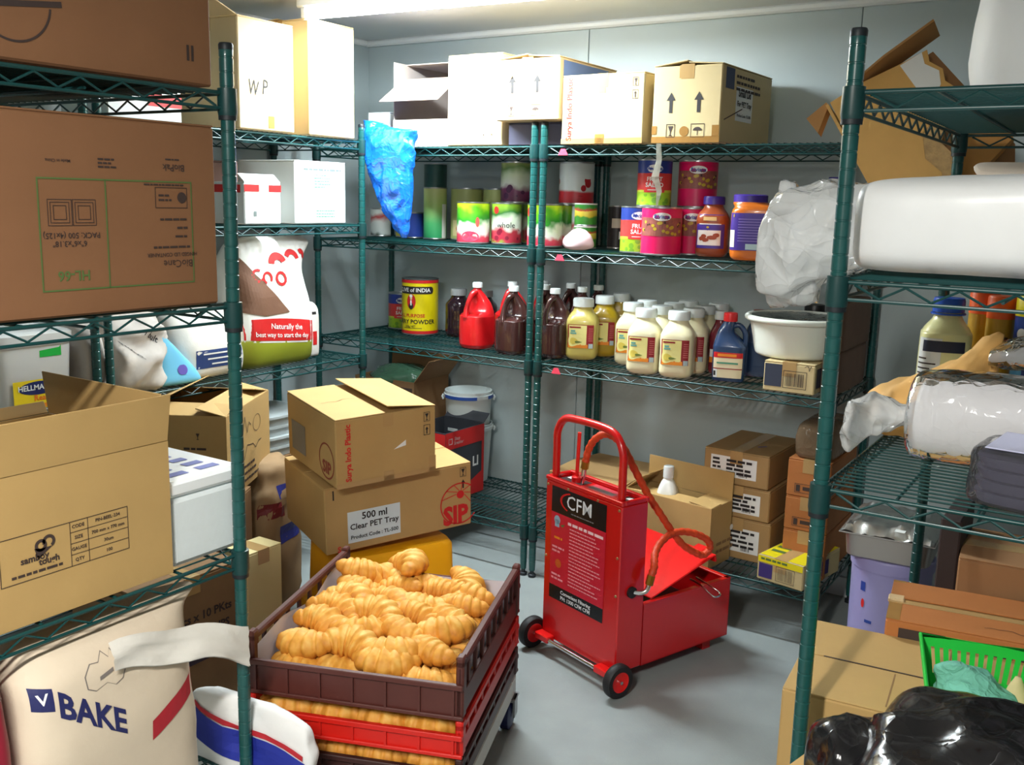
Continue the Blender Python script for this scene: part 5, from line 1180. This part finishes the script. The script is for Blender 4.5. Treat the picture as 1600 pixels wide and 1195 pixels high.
# cereal sack with red label and green foot
CER = ramp_mat('white_green_sack', [(0, (108, 116, 30)), (.19, (150, 160, 40)), (.235, (168, 176, 60)), (.25, (234, 234, 228)), (1, (236, 236, 230))], scale=2.0, wob=.03, wscale=8, rough=.5)
t, dc = sack('cereal_sack', 'white and green sack with a red slogan label on the left shelving', (-3.095, 2.855, F3), 0, [(0, .11, .18, 4), (.025, .14, .205, 4), (.15, .15, .21, 4), (.28, .14, .20, 3.6), (.38, .12, .195, 3.2, 0, -.005), (.45, .09, .20, 3, .01, .01), (.50, .05, .22, 2.6, .02, .04), (.525, .01, .16, 2, .02, .06)], CER, 32, 52, .007, 8, 9.0)
p, fs = grid(-.225, -.047, .195, .047, 12, 4, lambda x, y: (x, y - .018 * (x / .2) - .012 * (1 - (x / .2) ** 2) * (1 if y > 0 else 0) * -1)); dc(p, fs, WHITE, (.2, 0, .145), U, V, Nn, off=.001)
p, fs = grid(-.225, -.040, .180, .040, 12, 4, lambda x, y: (x, y - .018 * (x / .2) + .012 * (1 - (x / .2) ** 2) * (1 if y > 0 else 0))); dc(p, fs, RED, (.2, 0, .146), U, V, Nn, off=.002)
p, fs = finer(*text2d('Naturally the', .032, .01), .012); dc([(x, y - .1 * x) for x, y in p], fs, WHITE, (.2, .01, .163), U, V, Nn, off=.003); p, fs = finer(*text2d('best way to start the day', .028, .01), .012); dc([(x, y - .1 * x) for x, y in p], fs, WHITE, (.2, -.01, .130), U, V, Nn, off=.003)
KB = mat('brown_flap_print', (112, 78, 58), .7)
p, fs = finer([(-.20, .235), (-.10, .215), (.03, .222), (-.04, .30), (-.12, .38), (-.17, .45), (-.20, .46)], [tuple(range(7))], .02); dc(p, fs, KB, (.2, 0, 0), U, V, Nn, off=.003)
def arc(cx, cz, r, a0, a1, wd, n=12):
    q = []
    for k in range(n + 1): a = R(a0 + (a1 - a0) * k / n); q += [(cx + r * math.cos(a), cz + r * math.sin(a)), (cx + (r - wd) * math.cos(a), cz + (r - wd) * math.sin(a))]
    return q, [(2 * k, 2 * k + 2, 2 * k + 3, 2 * k + 1) for k in range(n)]
for a in ((-.11, .375, .028, 60, 330, .010), (-.065, .365, .026, -40, 250, .010), (.005, .36, .030, 0, 360, .012), (.0, .415, .05, 20, 170, .03), (.085, .43, .045, 10, 150, .022), (.15, .445, .03, -30, 120, .02)):
    p, fs = arc(*a); dc(p, fs, RED, (.2, 0, 0), U, V, Nn, off=.003)
t, dc = sack('small_white_bag', 'small white bag with red marks beside the cereal sack', (-3.10, 3.125, F3), 0, [(0, .05, .03, 4), (.02, .06, .036, 4), (.18, .06, .036, 4), (.23, .04, .03, 3), (.235, .01, .01, 2)], SACKW, 14, 32, .003, 12, 1.0)
p, fs = grid(-.012, -.03, .012, .03, 3, 4); dc(p, fs, RED, (.1, -.005, .08), U, V, Nn); p, fs = grid(-.012, -.006, .012, .006, 3, 1); dc(p, fs, BLACK, (.1, -.005, .19), U, V, Nn)
# blue plastic bag over the back left shelf
bb = Loft(smooth_secs([(-.45, .010, .006, 2, .090, 0), (-.41, .035, .016, 2.2, .075, 0), (-.32, .078, .024, 2.4, .042, 0), (-.20, .112, .030, 2.6, .018, 0), (-.08, .140, .032, 3.2, -.004, 0), (-.015, .150, .030, 3.6, -.008, .005), (.0, .14, .03, 3, -.012, .01), (.015, .07, .03, 2.4, -.075, .02), (.045, .025, .02, 2, -.125, .03)], 56)).rings(MB(), 72, .010, 16, 2.0, True)
o = bb.build('blue_bag', mat('blue_film', (20, 104, 220), .2, coat=.5, crease=.9, cscale=16), None, 180, (-2.80, 3.335, 1.862)); tag(o, 'crumpled bright blue plastic bag hanging from the back top shelf', 'bag')
# tubs and paper sacks low on the left
for k in range(4):
    b = Loft([(0, .125, .14, 6), (.034, .13, .145, 6), (.034, .138, .152, 6), (.044, .138, .152, 6)]).rings(MB(), 40).build('tub_lid', mat('grey_white_plastic', (196, 206, 208), .5), None, 40, (-3.12 + .01 * (k % 2), 2.915, F4 + .27 + k * .0445)); tag(b, 'grey-white plastic tub in the %s layer of the stack on the left bottom shelf' % ('lowest', 'second', 'third', 'topmost')[k], 'tub', 'stacked plastic tubs')
t_, _ = carton('low plain carton carrying the plastic tubs on the left bottom shelf', -2.98, 2.765, F4, 90, .30, .30, .268, KRAFT_D)
t, dc = sack('paper_sack', 'brown paper sack with blue print and folded top beside the floor stack', (-2.785, 2.575, 0), R(4), [(0, .08, .09, 4), (.03, .10, .11, 4), (.30, .10, .11, 4), (.46, .10, .11, 3.8), (.52, .097, .11, 3.6), (.56, .075, .10, 3), (.582, .02, .07, 2.4)], mat('kraft_sack', (150, 122, 88), .8, var=.12, bump=.35, bscale=16), 30, 46, .014, 9, 5.0, ridged=True)
for z, a in ((.47, .025), (.30, .035)): p, fs = grid(-.05, -a, .06, a, 6, 4); dc([(x, y + .15 * x) for x, y in p], fs, mat('cobalt_print', (40, 48, 130), .5), (.1, 0.02, z), U, V, Nn)
p, fs = grid(-.06, -.03, .06, .03, 6, 3); dc(p, fs, mat('dark_red_print', (110, 30, 36), .5), (.1, -.07, .40), U, V, Nn)

# ------------------------------------------------------------------ right shelving
CLEARF = plastic_film('clear_film', (249, 251, 252), .24, .14, .35, 1.0, 10)
# long white plastic-wrapped pack with its loose bag mouth
t = thing('wrapped_pack', 'long white plastic-wrapped pack with a loose bag end on the right shelf', 'pack', (-.20, 2.08, R2))
def xloft(keys, n, seg, amp, ns, seed, ridged=False):
    """loft along +X: keys are (x, half-depth y, half-height z, exponent, cy, cz)"""
    mb = Loft(smooth_secs(keys, n)).rings(MB(), seg, amp, ns, seed, ridged)
    mb.v = [(z, x, -y) for x, y, z in mb.v]; return mb
xloft([(-.27, .15, .060, 4, 0, -.088), (-.262, .20, .080, 5, 0, -.088), (-.20, .22, .088, 5, 0, -.092), (0, .23, .092, 5, 0, -.096), (.20, .23, .092, 5, 0, -.096), (.245, .20, .08, 4, 0, -.09)], 40, 56, .004, 9, 3).build('pack', mat('white_wrap', (248, 249, 250), .35, var=.02, vscale=30, bump=.15, bscale=25), t, 180)
xloft([(-.265, .12, .075, 3, 0, -.090), (-.31, .13, .085, 2.8, -.02, -.082), (-.37, .13, .10, 2.6, -.03, -.065), (-.42, .12, .112, 2.6, -.04, -.04), (-.46, .10, .108, 2.4, -.04, -.03), (-.472, .06, .07, 2.2, -.04, -.02), (-.480, .015, .02, 2, -.04, -.02)], 44, 72, .013, 11, 1.5, True).build('bag_mouth', CLEARF, t, 180)
xloft([(-.425, .02, .012, 2, -.05, -.155), (-.44, .03, .02, 2, -.05, -.15), (-.452, .02, .012, 2, -.05, -.16)], 12, 20, .006, 30, 1, True).build('bag_corner', CLEARF, t, 180)
xloft([(-.36, .04, .04, 2, -.06, .025), (-.42, .05, .045, 2.2, -.06, .03), (-.445, .02, .02, 2, -.06, .04)], 14, 24, .010, 20, 4, True).build('bag_corner', CLEARF, t, 180)
fp = Loft(smooth_secs([(0, .055, .03, 4), (.006, .06, .035, 4), (.012, .055, .03, 4)], 6)).rings(MB(), 24, .003, 20, 1).build('folded_paper', mat('beige_paper', (208, 196, 182), .8), None, 180, (-.245, 2.10, R2 + .192), (R(20), 0, R(20))); tag(fp, 'folded beige paper lying on the long white pack', 'paper')
# white sack on the very top
t, dc = sack('white_sack', 'bulky white woven sack on the top right shelf', (-.15, 2.42, R1), 0, [(0, .17, .22, 4), (.03, .205, .25, 4), (.16, .215, .26, 3.4), (.28, .20, .24, 3), (.36, .15, .20, 2.6), (.40, .06, .1, 2.2)], mat('sheer_white_sack', (236, 238, 238), .6, var=.03, bump=.2, bscale=40), 26, 52, .014, 7, 2.0)
# torn flattened carton leaning out at the far end
t = thing('torn_carton', 'torn crushed carton leaning behind the right shelving', 'box', (-.655, 2.975, 1.600), 0)
M = Matrix.Rotation(R(-14), 4, 'X') @ Matrix.Rotation(R(-33), 4, 'Y')
def slabp(pts, y0, y1, nm, m, par):
    mb = MB(); mb.rc = True; mb.prism(pts, lambda u, v, k: M @ Vector((u, y0 if k == 0 else y1, v)), 0); return mb.build(nm, m, par)
TC = mat('torn_kraft', (214, 168, 96), .75, var=.12, vscale=10, bump=.12, bscale=40); TCI = mat('torn_ply', (196, 162, 112), .85, var=.35, vscale=60, bump=.8, bscale=120)
slabp([(0, -.04), (-.01, .10), (-.005, .36), (.10, .362), (.20, .350), (.285, .345), (.275, .31), (.295, .27), (.285, .235), (.30, .20), (.25, .165), (.17, .13), (.145, .06), (.165, .0), (.14, -.06), (.08, -.12), (.03, -.10)], 0, .006, 'panel', TC, t)
slabp([(.145, .06), (.17, .13), (.25, .165), (.235, .12), (.20, .08), (.215, .02), (.19, -.05), (.15, -.10), (.10, -.13), (.14, -.06), (.165, 0)], .003, .006, 'torn_ply', TCI, t)
slabp([(-.01, -.02), (-.01, .36), (.30, .37), (.33, .20), (.36, .0), (.30, -.12), (.12, -.19)], .088, .093, 'panel', mat('torn_kraft_dark', (150, 108, 66), .8, var=.1), t)
slabp([(-.016, -.04), (-.020, .36), (-.011, .36), (-.008, -.04)], 0, .093, 'side_panel', TC, t)
slabp([(-.075, .30), (-.085, .36), (-.015, .372), (-.012, .36)], .01, .05, 'corner_flap', mat('torn_kraft_edge', (168, 122, 70), .8), t)
slabp([(.08, .366), (.18, .385), (.335, .40), (.335, .393), (.18, .378), (.08, .360)], -.035, .07, 'flap', MATS['torn_kraft_edge'], t)
slabp([(.205, .345), (.27, .345), (.262, .31), (.285, .27), (.272, .232), (.24, .20), (.215, .24)], -.002, -.0005, 'white_sticker', WHITE, t)
slabp([(.10, -.10), (.36, .0), (.36, .06), (.30, .09), (.17, .02)], .03, .06, 'loose_flap', mat('torn_kraft_mid', (190, 138, 74), .8), t)
# bottles at the far end of the third shelf
JUI = mat('lemon_liquid', (244, 240, 176), .3, coat=.3); CAPB = mat('blue_cap', (30, 84, 190), .35)
def lab_bot(L, A, r, h):
    L.patch(A(WHITE), h * .12, h * .66, -1.25, -.05, .001, 12, 4); L.patch(A(mat('navy_band', (34, 40, 66), .5)), h * .54, h * .64, -.85, .55, .0014, 12, 1)
    for q in range(7): L.patch(A(INKB, 'k'), h * (.20 + .045 * q), h * (.213 + .045 * q), -1.15, -.55 + .2 * (q % 3), .0015, 6, 1)
t = thing('bottle', 'pale yellow bottle with ridged blue cap on the right shelf', 'bottle', (-.418, 2.715, R3), R(12))
r, h = .062, .285; L = Loft(smooth_secs([(0, r * .85, r * .85, 3), (.012, r, r, 3.4), (h * .62, r, r, 3.4), (h * .72, r * .92, r * .92, 2.8), (h * .82, r * .60, r * .60, 2.2), (h * .87, r * .52, r * .52, 2), (h * .89, r * .52, r * .52, 2)], 36)); L.rings(MB(), 36).build('body', JUI, t, 60)
cap_mb(r * .62, h * .125, h * .885).build('cap', CAPB, t, 35)
MB().lathe([(r * .5, h * .862), (r * .68, h * .862), (r * .68, h * .876), (r * .5, h * .876)], 24).build('cap_ring', CAPB, t, 40)
A = Acc(); lab_bot(L, A, r, h); A.build(t, 'label')
ORL = mat('orange_lid', (240, 96, 24), .4); AMB = mat('amber_powder', (190, 146, 30), .4, coat=.2)
def shaker(label, x, y, r, h, body, lidm, lab=None, lh=.19):
    t = thing('shaker', label, 'canister', (x, y, R3), face_cam(x, y), 'spice canisters on the right shelf')
    L = Loft([(0, r * .96, r * .96, 2), (.006, r, r, 2), (h * (1 - lh), r, r, 2)]); L.rings(MB(), 32).build('body', body, t, 40)
    MB().lathe([(0, h * (1 - lh)), (r * 1.02, h * (1 - lh)), (r * 1.02, h * .985), (r * .95, h), (0, h)], 32).build('lid', lidm, t, 40)
    if lab: A = Acc(); lab(L, A, r, h); A.build(t, 'label')
shaker('amber canister with orange lid beside the blue-capped bottle', -.352, 2.845, .036, .300, AMB, ORL)
shaker('amber canister with orange lid beside the blue and yellow canister', -.300, 2.760, .034, .298, AMB, ORL, lambda L, A, r, h: (L.patch(A(MAR), h * .46, h * .60, -.8, .8, .001), L.patch(A(mat('script_print', (90, 60, 20), .5)), h * .63, h * .66, -.6, .6, .001)))
shaker('blue canister with yellow lid at the right edge of the shelf', -.222, 2.72, .042, .305, mat('canister_blue', (30, 66, 150), .35), YEL_L, lambda L, A, r, h: (L.patch(A(mat('sky_panel', (90, 170, 220), .4)), h * .25, h * .55, -1.2, -.35, .001), L.oval(A(WHITE), h * .70, -.6, h * .045, .3, .001), L.oval(A(mat('cloud_print', (200, 210, 226), .4)), h * .40, .15, h * .08, .3, .0012), L.patch(A(YEL_L), h * .13, h * .17, -1.4, 1.4, .001, 12, 1)), .16)
# paper bag, cup sleeves in plastic, cutlery tray
PB = mat('tan_paper_bag', (236, 184, 108), .75, var=.1, vscale=10, bump=.3, bscale=18)
o = xloft([(-.165, .008, .010, 2, .02, -.03), (-.15, .045, .032, 2.4, .02, -.045), (-.11, .075, .05, 2.8, .01, -.06), (-.05, .09, .065, 3, .0, -.075), (.03, .09, .085, 3, 0, -.095), (.075, .07, .10, 2.6, 0, -.13), (.10, .035, .07, 2.4, 0, -.17), (.115, .006, .02, 2, 0, -.215)], 34, 44, .012, 12, 6, True).build('paper_bag', PB, None, 180, (-.36, 2.33, R3)); tag(o, 'crumpled tan paper bag on the right shelf behind the cup sleeves', 'bag')
t = thing('cup_sleeve', 'long sleeve of white cups in a knotted clear bag on the right shelf', 'cups', (-.12, 2.14, R3))
mb = xloft([(-.245, .05, .05, 2, 0, -.085), (-.24, .075, .075, 2.2, 0, -.085), (-.20, .083, .084, 2.2, 0, -.088), (.0, .086, .088, 2.2, 0, -.092), (.17, .086, .088, 2.2, 0, -.092)], 180, 40, 0, 9, 0)
mb.v = [(x, y * (1 + .022 * math.sin(x * 420)), z) for x, y, z in mb.v]; mb.build('cups', mat('cup_white', (232, 230, 232), .5), t, 180)
xloft([(-.262, .03, .03, 2, 0, -.09), (-.255, .085, .083, 2.3, 0, -.09), (-.2, .094, .092, 2.4, 0, -.094), (.0, .097, .095, 2.4, 0, -.098), (.18, .096, .094, 2.4, 0, -.098)], 40, 44, .005, 14, 2).build('bag', plastic_film('cup_film', (244, 244, 246), .60, .1, .4, .35), t, 180)
xloft([(-.257, .02, .018, 2, 0, -.095), (-.285, .022, .02, 2, -.01, -.09), (-.33, .06, .04, 2.2, -.02, -.075), (-.365, .075, .05, 2.4, -.03, -.06), (-.385, .03, .02, 2, -.03, -.055)], 24, 36, .014, 16, 5, True).build('bag_tail', CLEARF, t, 180)
o = xloft([(-.20, .03, .015, 2.4, 0, -.205), (-.12, .06, .035, 2.6, 0, -.215), (.05, .07, .045, 3, 0, -.215), (.18, .07, .045, 3, 0, -.21)], 24, 36, .010, 12, 8, True).build('film_bundle', plastic_film('film_grey', (222, 222, 222), .3, .08), None, 180, (-.06, 2.30, R3 + .0)); tag(o, 'loose clear film bundle lying on the cup sleeve', 'film')
t = thing('tray_pack', 'clear-wrapped pack of dark trays with a blue printed sheet on the right shelf edge', 'pack', (-.225, 1.845, R3), R(-6))
DKT = mat('dark_tray', (58, 54, 74), .35)
for k in range(4): Loft([(.004 + k * .021, .0, .0, 5, .16, .09), (.004 + k * .021, .15, .085, 6, .16, .09), (.022 + k * .021, .157, .09, 6, .16, .09), (.024 + k * .021, .15, .08, 6, .16, .09)]).rings(MB(), 36).build('tray', DKT, t, 40)
MB().box(.02, .31, .012, .17, .1005, .103, .001).build('printed_sheet', mat('lilac_sheet', (206, 208, 238), .4), t)
k = Ink((.02, .012, .103), (1, 0, 0), (0, 1, 0), (0, 0, 1)); k.rect(.06, .02, .28, .075, mat('blue_sheet_print', (60, 78, 170), .4)); k.lines(.08, .06, .16, 2, .02, .010, WHITE, 5, 2); k.ring(.16, .10, .05, .008, DG, 20, 160); k.build(t)
Loft(smooth_secs([(.0, .145, .09, 5, .16, .09), (.006, .168, .098, 5, .16, .09), (.05, .170, .10, 5, .16, .09), (.092, .166, .098, 5, .16, .09), (.100, .13, .07, 4, .16, .09)], 20)).rings(MB(), 44, .004, 16, 3).build('wrap', plastic_film('tray_film', (226, 226, 236), .90, .06, .5, .3), t, 180)
# pan on a lilac drum behind the far post
t = thing('drum', 'lilac plastic drum carrying the foil-covered pan', 'drum', (-.575, 3.170, 0), 0)
LIL = mat('lilac_plastic', (150, 146, 196), .4, var=.05)
L = Loft(smooth_secs([(0, .105, .105, 2), (.01, .115, .115, 2), (.46, .122, .122, 2), (.47, .127, .127, 2), (.505, .127, .127, 2), (.51, .12, .12, 2)], 30)); L.rings(MB(), 40).build('body', LIL, t, 50)
A = Acc(); L.patch(A(LBLUE), .40, .43, -.6, -.45, .001, 3, 1); L.oval(A(RED), .36, -.5, .015, .05); L.patch(A(LBLUE), .30, .31, -.4, -.2, .001, 3, 1)
A.build(t, 'mark')
t = thing('steel_pan', 'stainless steel pan covered with crinkled foil on the lilac drum', 'pan', (-.708, 3.02, .5115), R(2))
STL = mat('brushed_steel', (176, 170, 166), .35, metal=.75)
Loft([(0, .118, .125, 9, .135, .15), (.006, .124, .132, 9, .135, .15), (.080, .130, .142, 9, .135, .15)]).rings(MB(), 48).build('pan', STL, t, 40)
MB().box(-.006, .276, -.004, .304, .080, .084, .0015).build('rim', STL, t)
fo = MB(); n = 26; rn2 = random.Random(5); vs = []
for j in range(n + 1):
    for k_ in range(n + 1):
        a, b = k_ / n, j / n; ed = min(a, 1 - a, b, 1 - b)
        vs.append((.0 + .27 * a, .0 + .30 * b, .086 + min(.030, ed * .22) + .010 * noise.noise((a * 7, b * 7, 3)) + .006 * noise.noise((a * 17, b * 17, 5))))
fo.add(vs, [(j * (n + 1) + k_, j * (n + 1) + k_ + 1, (j + 1) * (n + 1) + k_ + 1, (j + 1) * (n + 1) + k_) for j in range(n) for k_ in range(n)])
fo.build('foil', mat('foil', (226, 226, 224), .3, metal=1.0), t, 30)
MB().box(.155, .185, .006, .11, .108, .110, .0005, Matrix.Rotation(R(0), 4, 'X')).build('paper_tag', WHITE, t)
# cartons low on the right
t, ink = carton('orange-brown carton with a split taped seam on the bottom right shelf', -.420, 2.300, R4, 8, .45, .265, .418, KRAFT_O, seam='x', lift=(0, 2.5))
i = ink('T'); i.rect(0, .0, .03, .265, TAPE, 0); i.scribble(.21, .05, .13, .02, INKB, .002, 3); i.build(t)
i = ink('F'); i.rect(.03, .37, .13, .40, INKB); i.lines(.14, .395, .28, 1, .02, .022, INKB, 7); i.build(t)
MB().box(-.004, .034, .115, .150, .412, .424, .003).build('tape_tag', mat('cream_tape', (214, 184, 140), .5), t)
t, ink = carton('plain brown carton at the far right on the bottom right shelf', -.318, 2.615, R4, 5, .38, .28, .495, mat('kraft_mid', (168, 124, 84), .75, var=.08), seam='x')
i = ink('T'); i.scribble(.16, .12, .1, .02, INKB, .002, 5); i.build(t)
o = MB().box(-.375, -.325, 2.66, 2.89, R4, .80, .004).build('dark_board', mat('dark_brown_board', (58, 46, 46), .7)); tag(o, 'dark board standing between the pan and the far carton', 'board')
t, ink = carton('large tan carton sticking out of the bottom right shelf', -.537, 1.906, R4, 5.5, .50, .385, .376, KRAFT_Y, seam='x', tape=False)
i = ink('T'); i.rect(.05, .19, .5, .195, INKB, 0); i.rect(.30, .20, .303, .36, KRAFT_D, 0); i.rect(.20, .02, .203, .18, KRAFT_D, 0); i.build(t)
t, ink = carton('tan carton on the floor under the black bin bag', -.470, 1.20, 0, -13, .50, .40, .680, KRAFT_Y, seam='y')
# green basket
t = thing('basket', 'bright green slotted plastic basket on the large tan carton', 'basket', (-.238, 1.765, R4 + .3775), R(13))
BG = mat('green_plastic', (30, 190, 62), .35)
bw, bd, bh = .215, .292, .125; fl_ = .022; mb = MB()
def wallp(p0, p1, q0, q1, n, nm):
    """slotted wall: p bottom edge, q top edge"""
    P0, P1, Q0, Q1 = map(Vector, (p0, p1, q0, q1)); nrm = (P1 - P0).cross(Q0 - P0).normalized() * .0015
    def pt(a, b): return (P0.lerp(P1, a)).lerp(Q0.lerp(Q1, a), b)
    m2 = MB(); m2.rc = True
    def pl(a0, b0, a1, b1):
        c = [pt(a0, b0), pt(a1, b0), pt(a1, b1), pt(a0, b1)]; m2.add([v - nrm for v in c] + [v + nrm for v in c], [(3, 2, 1, 0), (4, 5, 6, 7), (0, 1, 5, 4), (1, 2, 6, 5), (2, 3, 7, 6), (3, 0, 4, 7)])
    pl(0, 0, 1, .42); pl(0, .84, 1, 1)
    for k in range(n + 1):
        a = .06 + .88 * k / n; pl(max(0, a - .024) if k else 0, .42, min(1, a + .024) if k < n else 1, .84)
    m2.build(nm, BG, t)
b0 = [(fl_, fl_, 0), (bw - fl_, fl_, 0), (bw - fl_, bd - fl_, 0), (fl_, bd - fl_, 0)]; q0 = [(0, 0, bh), (bw, 0, bh), (bw, bd, bh), (0, bd, bh)]
for k, nm in enumerate(('wall', 'wall', 'wall', 'wall')): wallp(b0[k], b0[(k + 1) % 4], q0[k], q0[(k + 1) % 4], (11, 8, 11, 8)[k], nm)
MB().box(fl_, bw - fl_, fl_, bd - fl_, 0, .003).build('bottom', BG, t)
MB().tube([(0, 0, bh), (bw, 0, bh), (bw, bd, bh), (0, bd, bh)], .005, 8, closed=True).build('rim', BG, t, 60)
o = Loft(smooth_secs([(0, .045, .05, 2.4), (.03, .070, .06, 2.4), (.075, .062, .055, 2.2), (.11, .04, .04, 2, -.03, .01), (.13, .008, .01, 2, -.035, .01)], 20)).rings(MB(), 36, .012, 16, 3, True).build('cleaning_cloth', mat('teal_cloth', (112, 186, 164), .8, crease=.9, cscale=22), None, 180, (-.180, 1.935, R4 + .381)); tag(o, 'crumpled teal cloth lying in the green basket', 'cloth')
o = Loft(smooth_secs([(0, .018, .018, 2), (.015, .030, .030, 2), (.05, .032, .032, 2), (.085, .018, .018, 2), (.115, .007, .007, 2)], 16)).rings(MB(), 24, .004, 30, 2).build('garlic_bulb', mat('garlic_cream', (206, 190, 140), .7), None, 180, (-.115, 1.975, R4 + .381)); tag(o, 'cream garlic bulb beside the teal cloth in the basket', 'garlic')
# black bin bag
BLK = mat('black_bin_film', (16, 14, 16), .22, coat=.35, crease=.8, cscale=9)
t = thing('bin_bag', 'glossy black bin bag bulging at the bottom right corner', 'bag', (-.10, 1.47, .682))
xloft([(-.20, .05, .03, 2.4, 0, -.03), (-.15, .13, .075, 2.8, 0, -.075), (-.06, .15, .082, 3, 0, -.084), (.06, .17, .088, 3, 0, -.090), (.20, .18, .092, 3, 0, -.095), (.32, .15, .09, 2.6, 0, -.095), (.36, .06, .04, 2, 0, -.08)], 60, 80, .016, 9, 4, True).build('bag', BLK, t, 180)
xloft([(-.268, .02, .015, 2, .02, -.045), (-.252, .05, .042, 2.3, .02, -.055), (-.215, .08, .055, 2.4, .01, -.06), (-.17, .085, .055, 2.4, .0, -.058), (-.12, .07, .05, 2.4, 0, -.055), (-.06, .06, .05, 2.4, 0, -.055)], 36, 50, .014, 11, 9, True).build('bag_neck', BLK, t, 180)
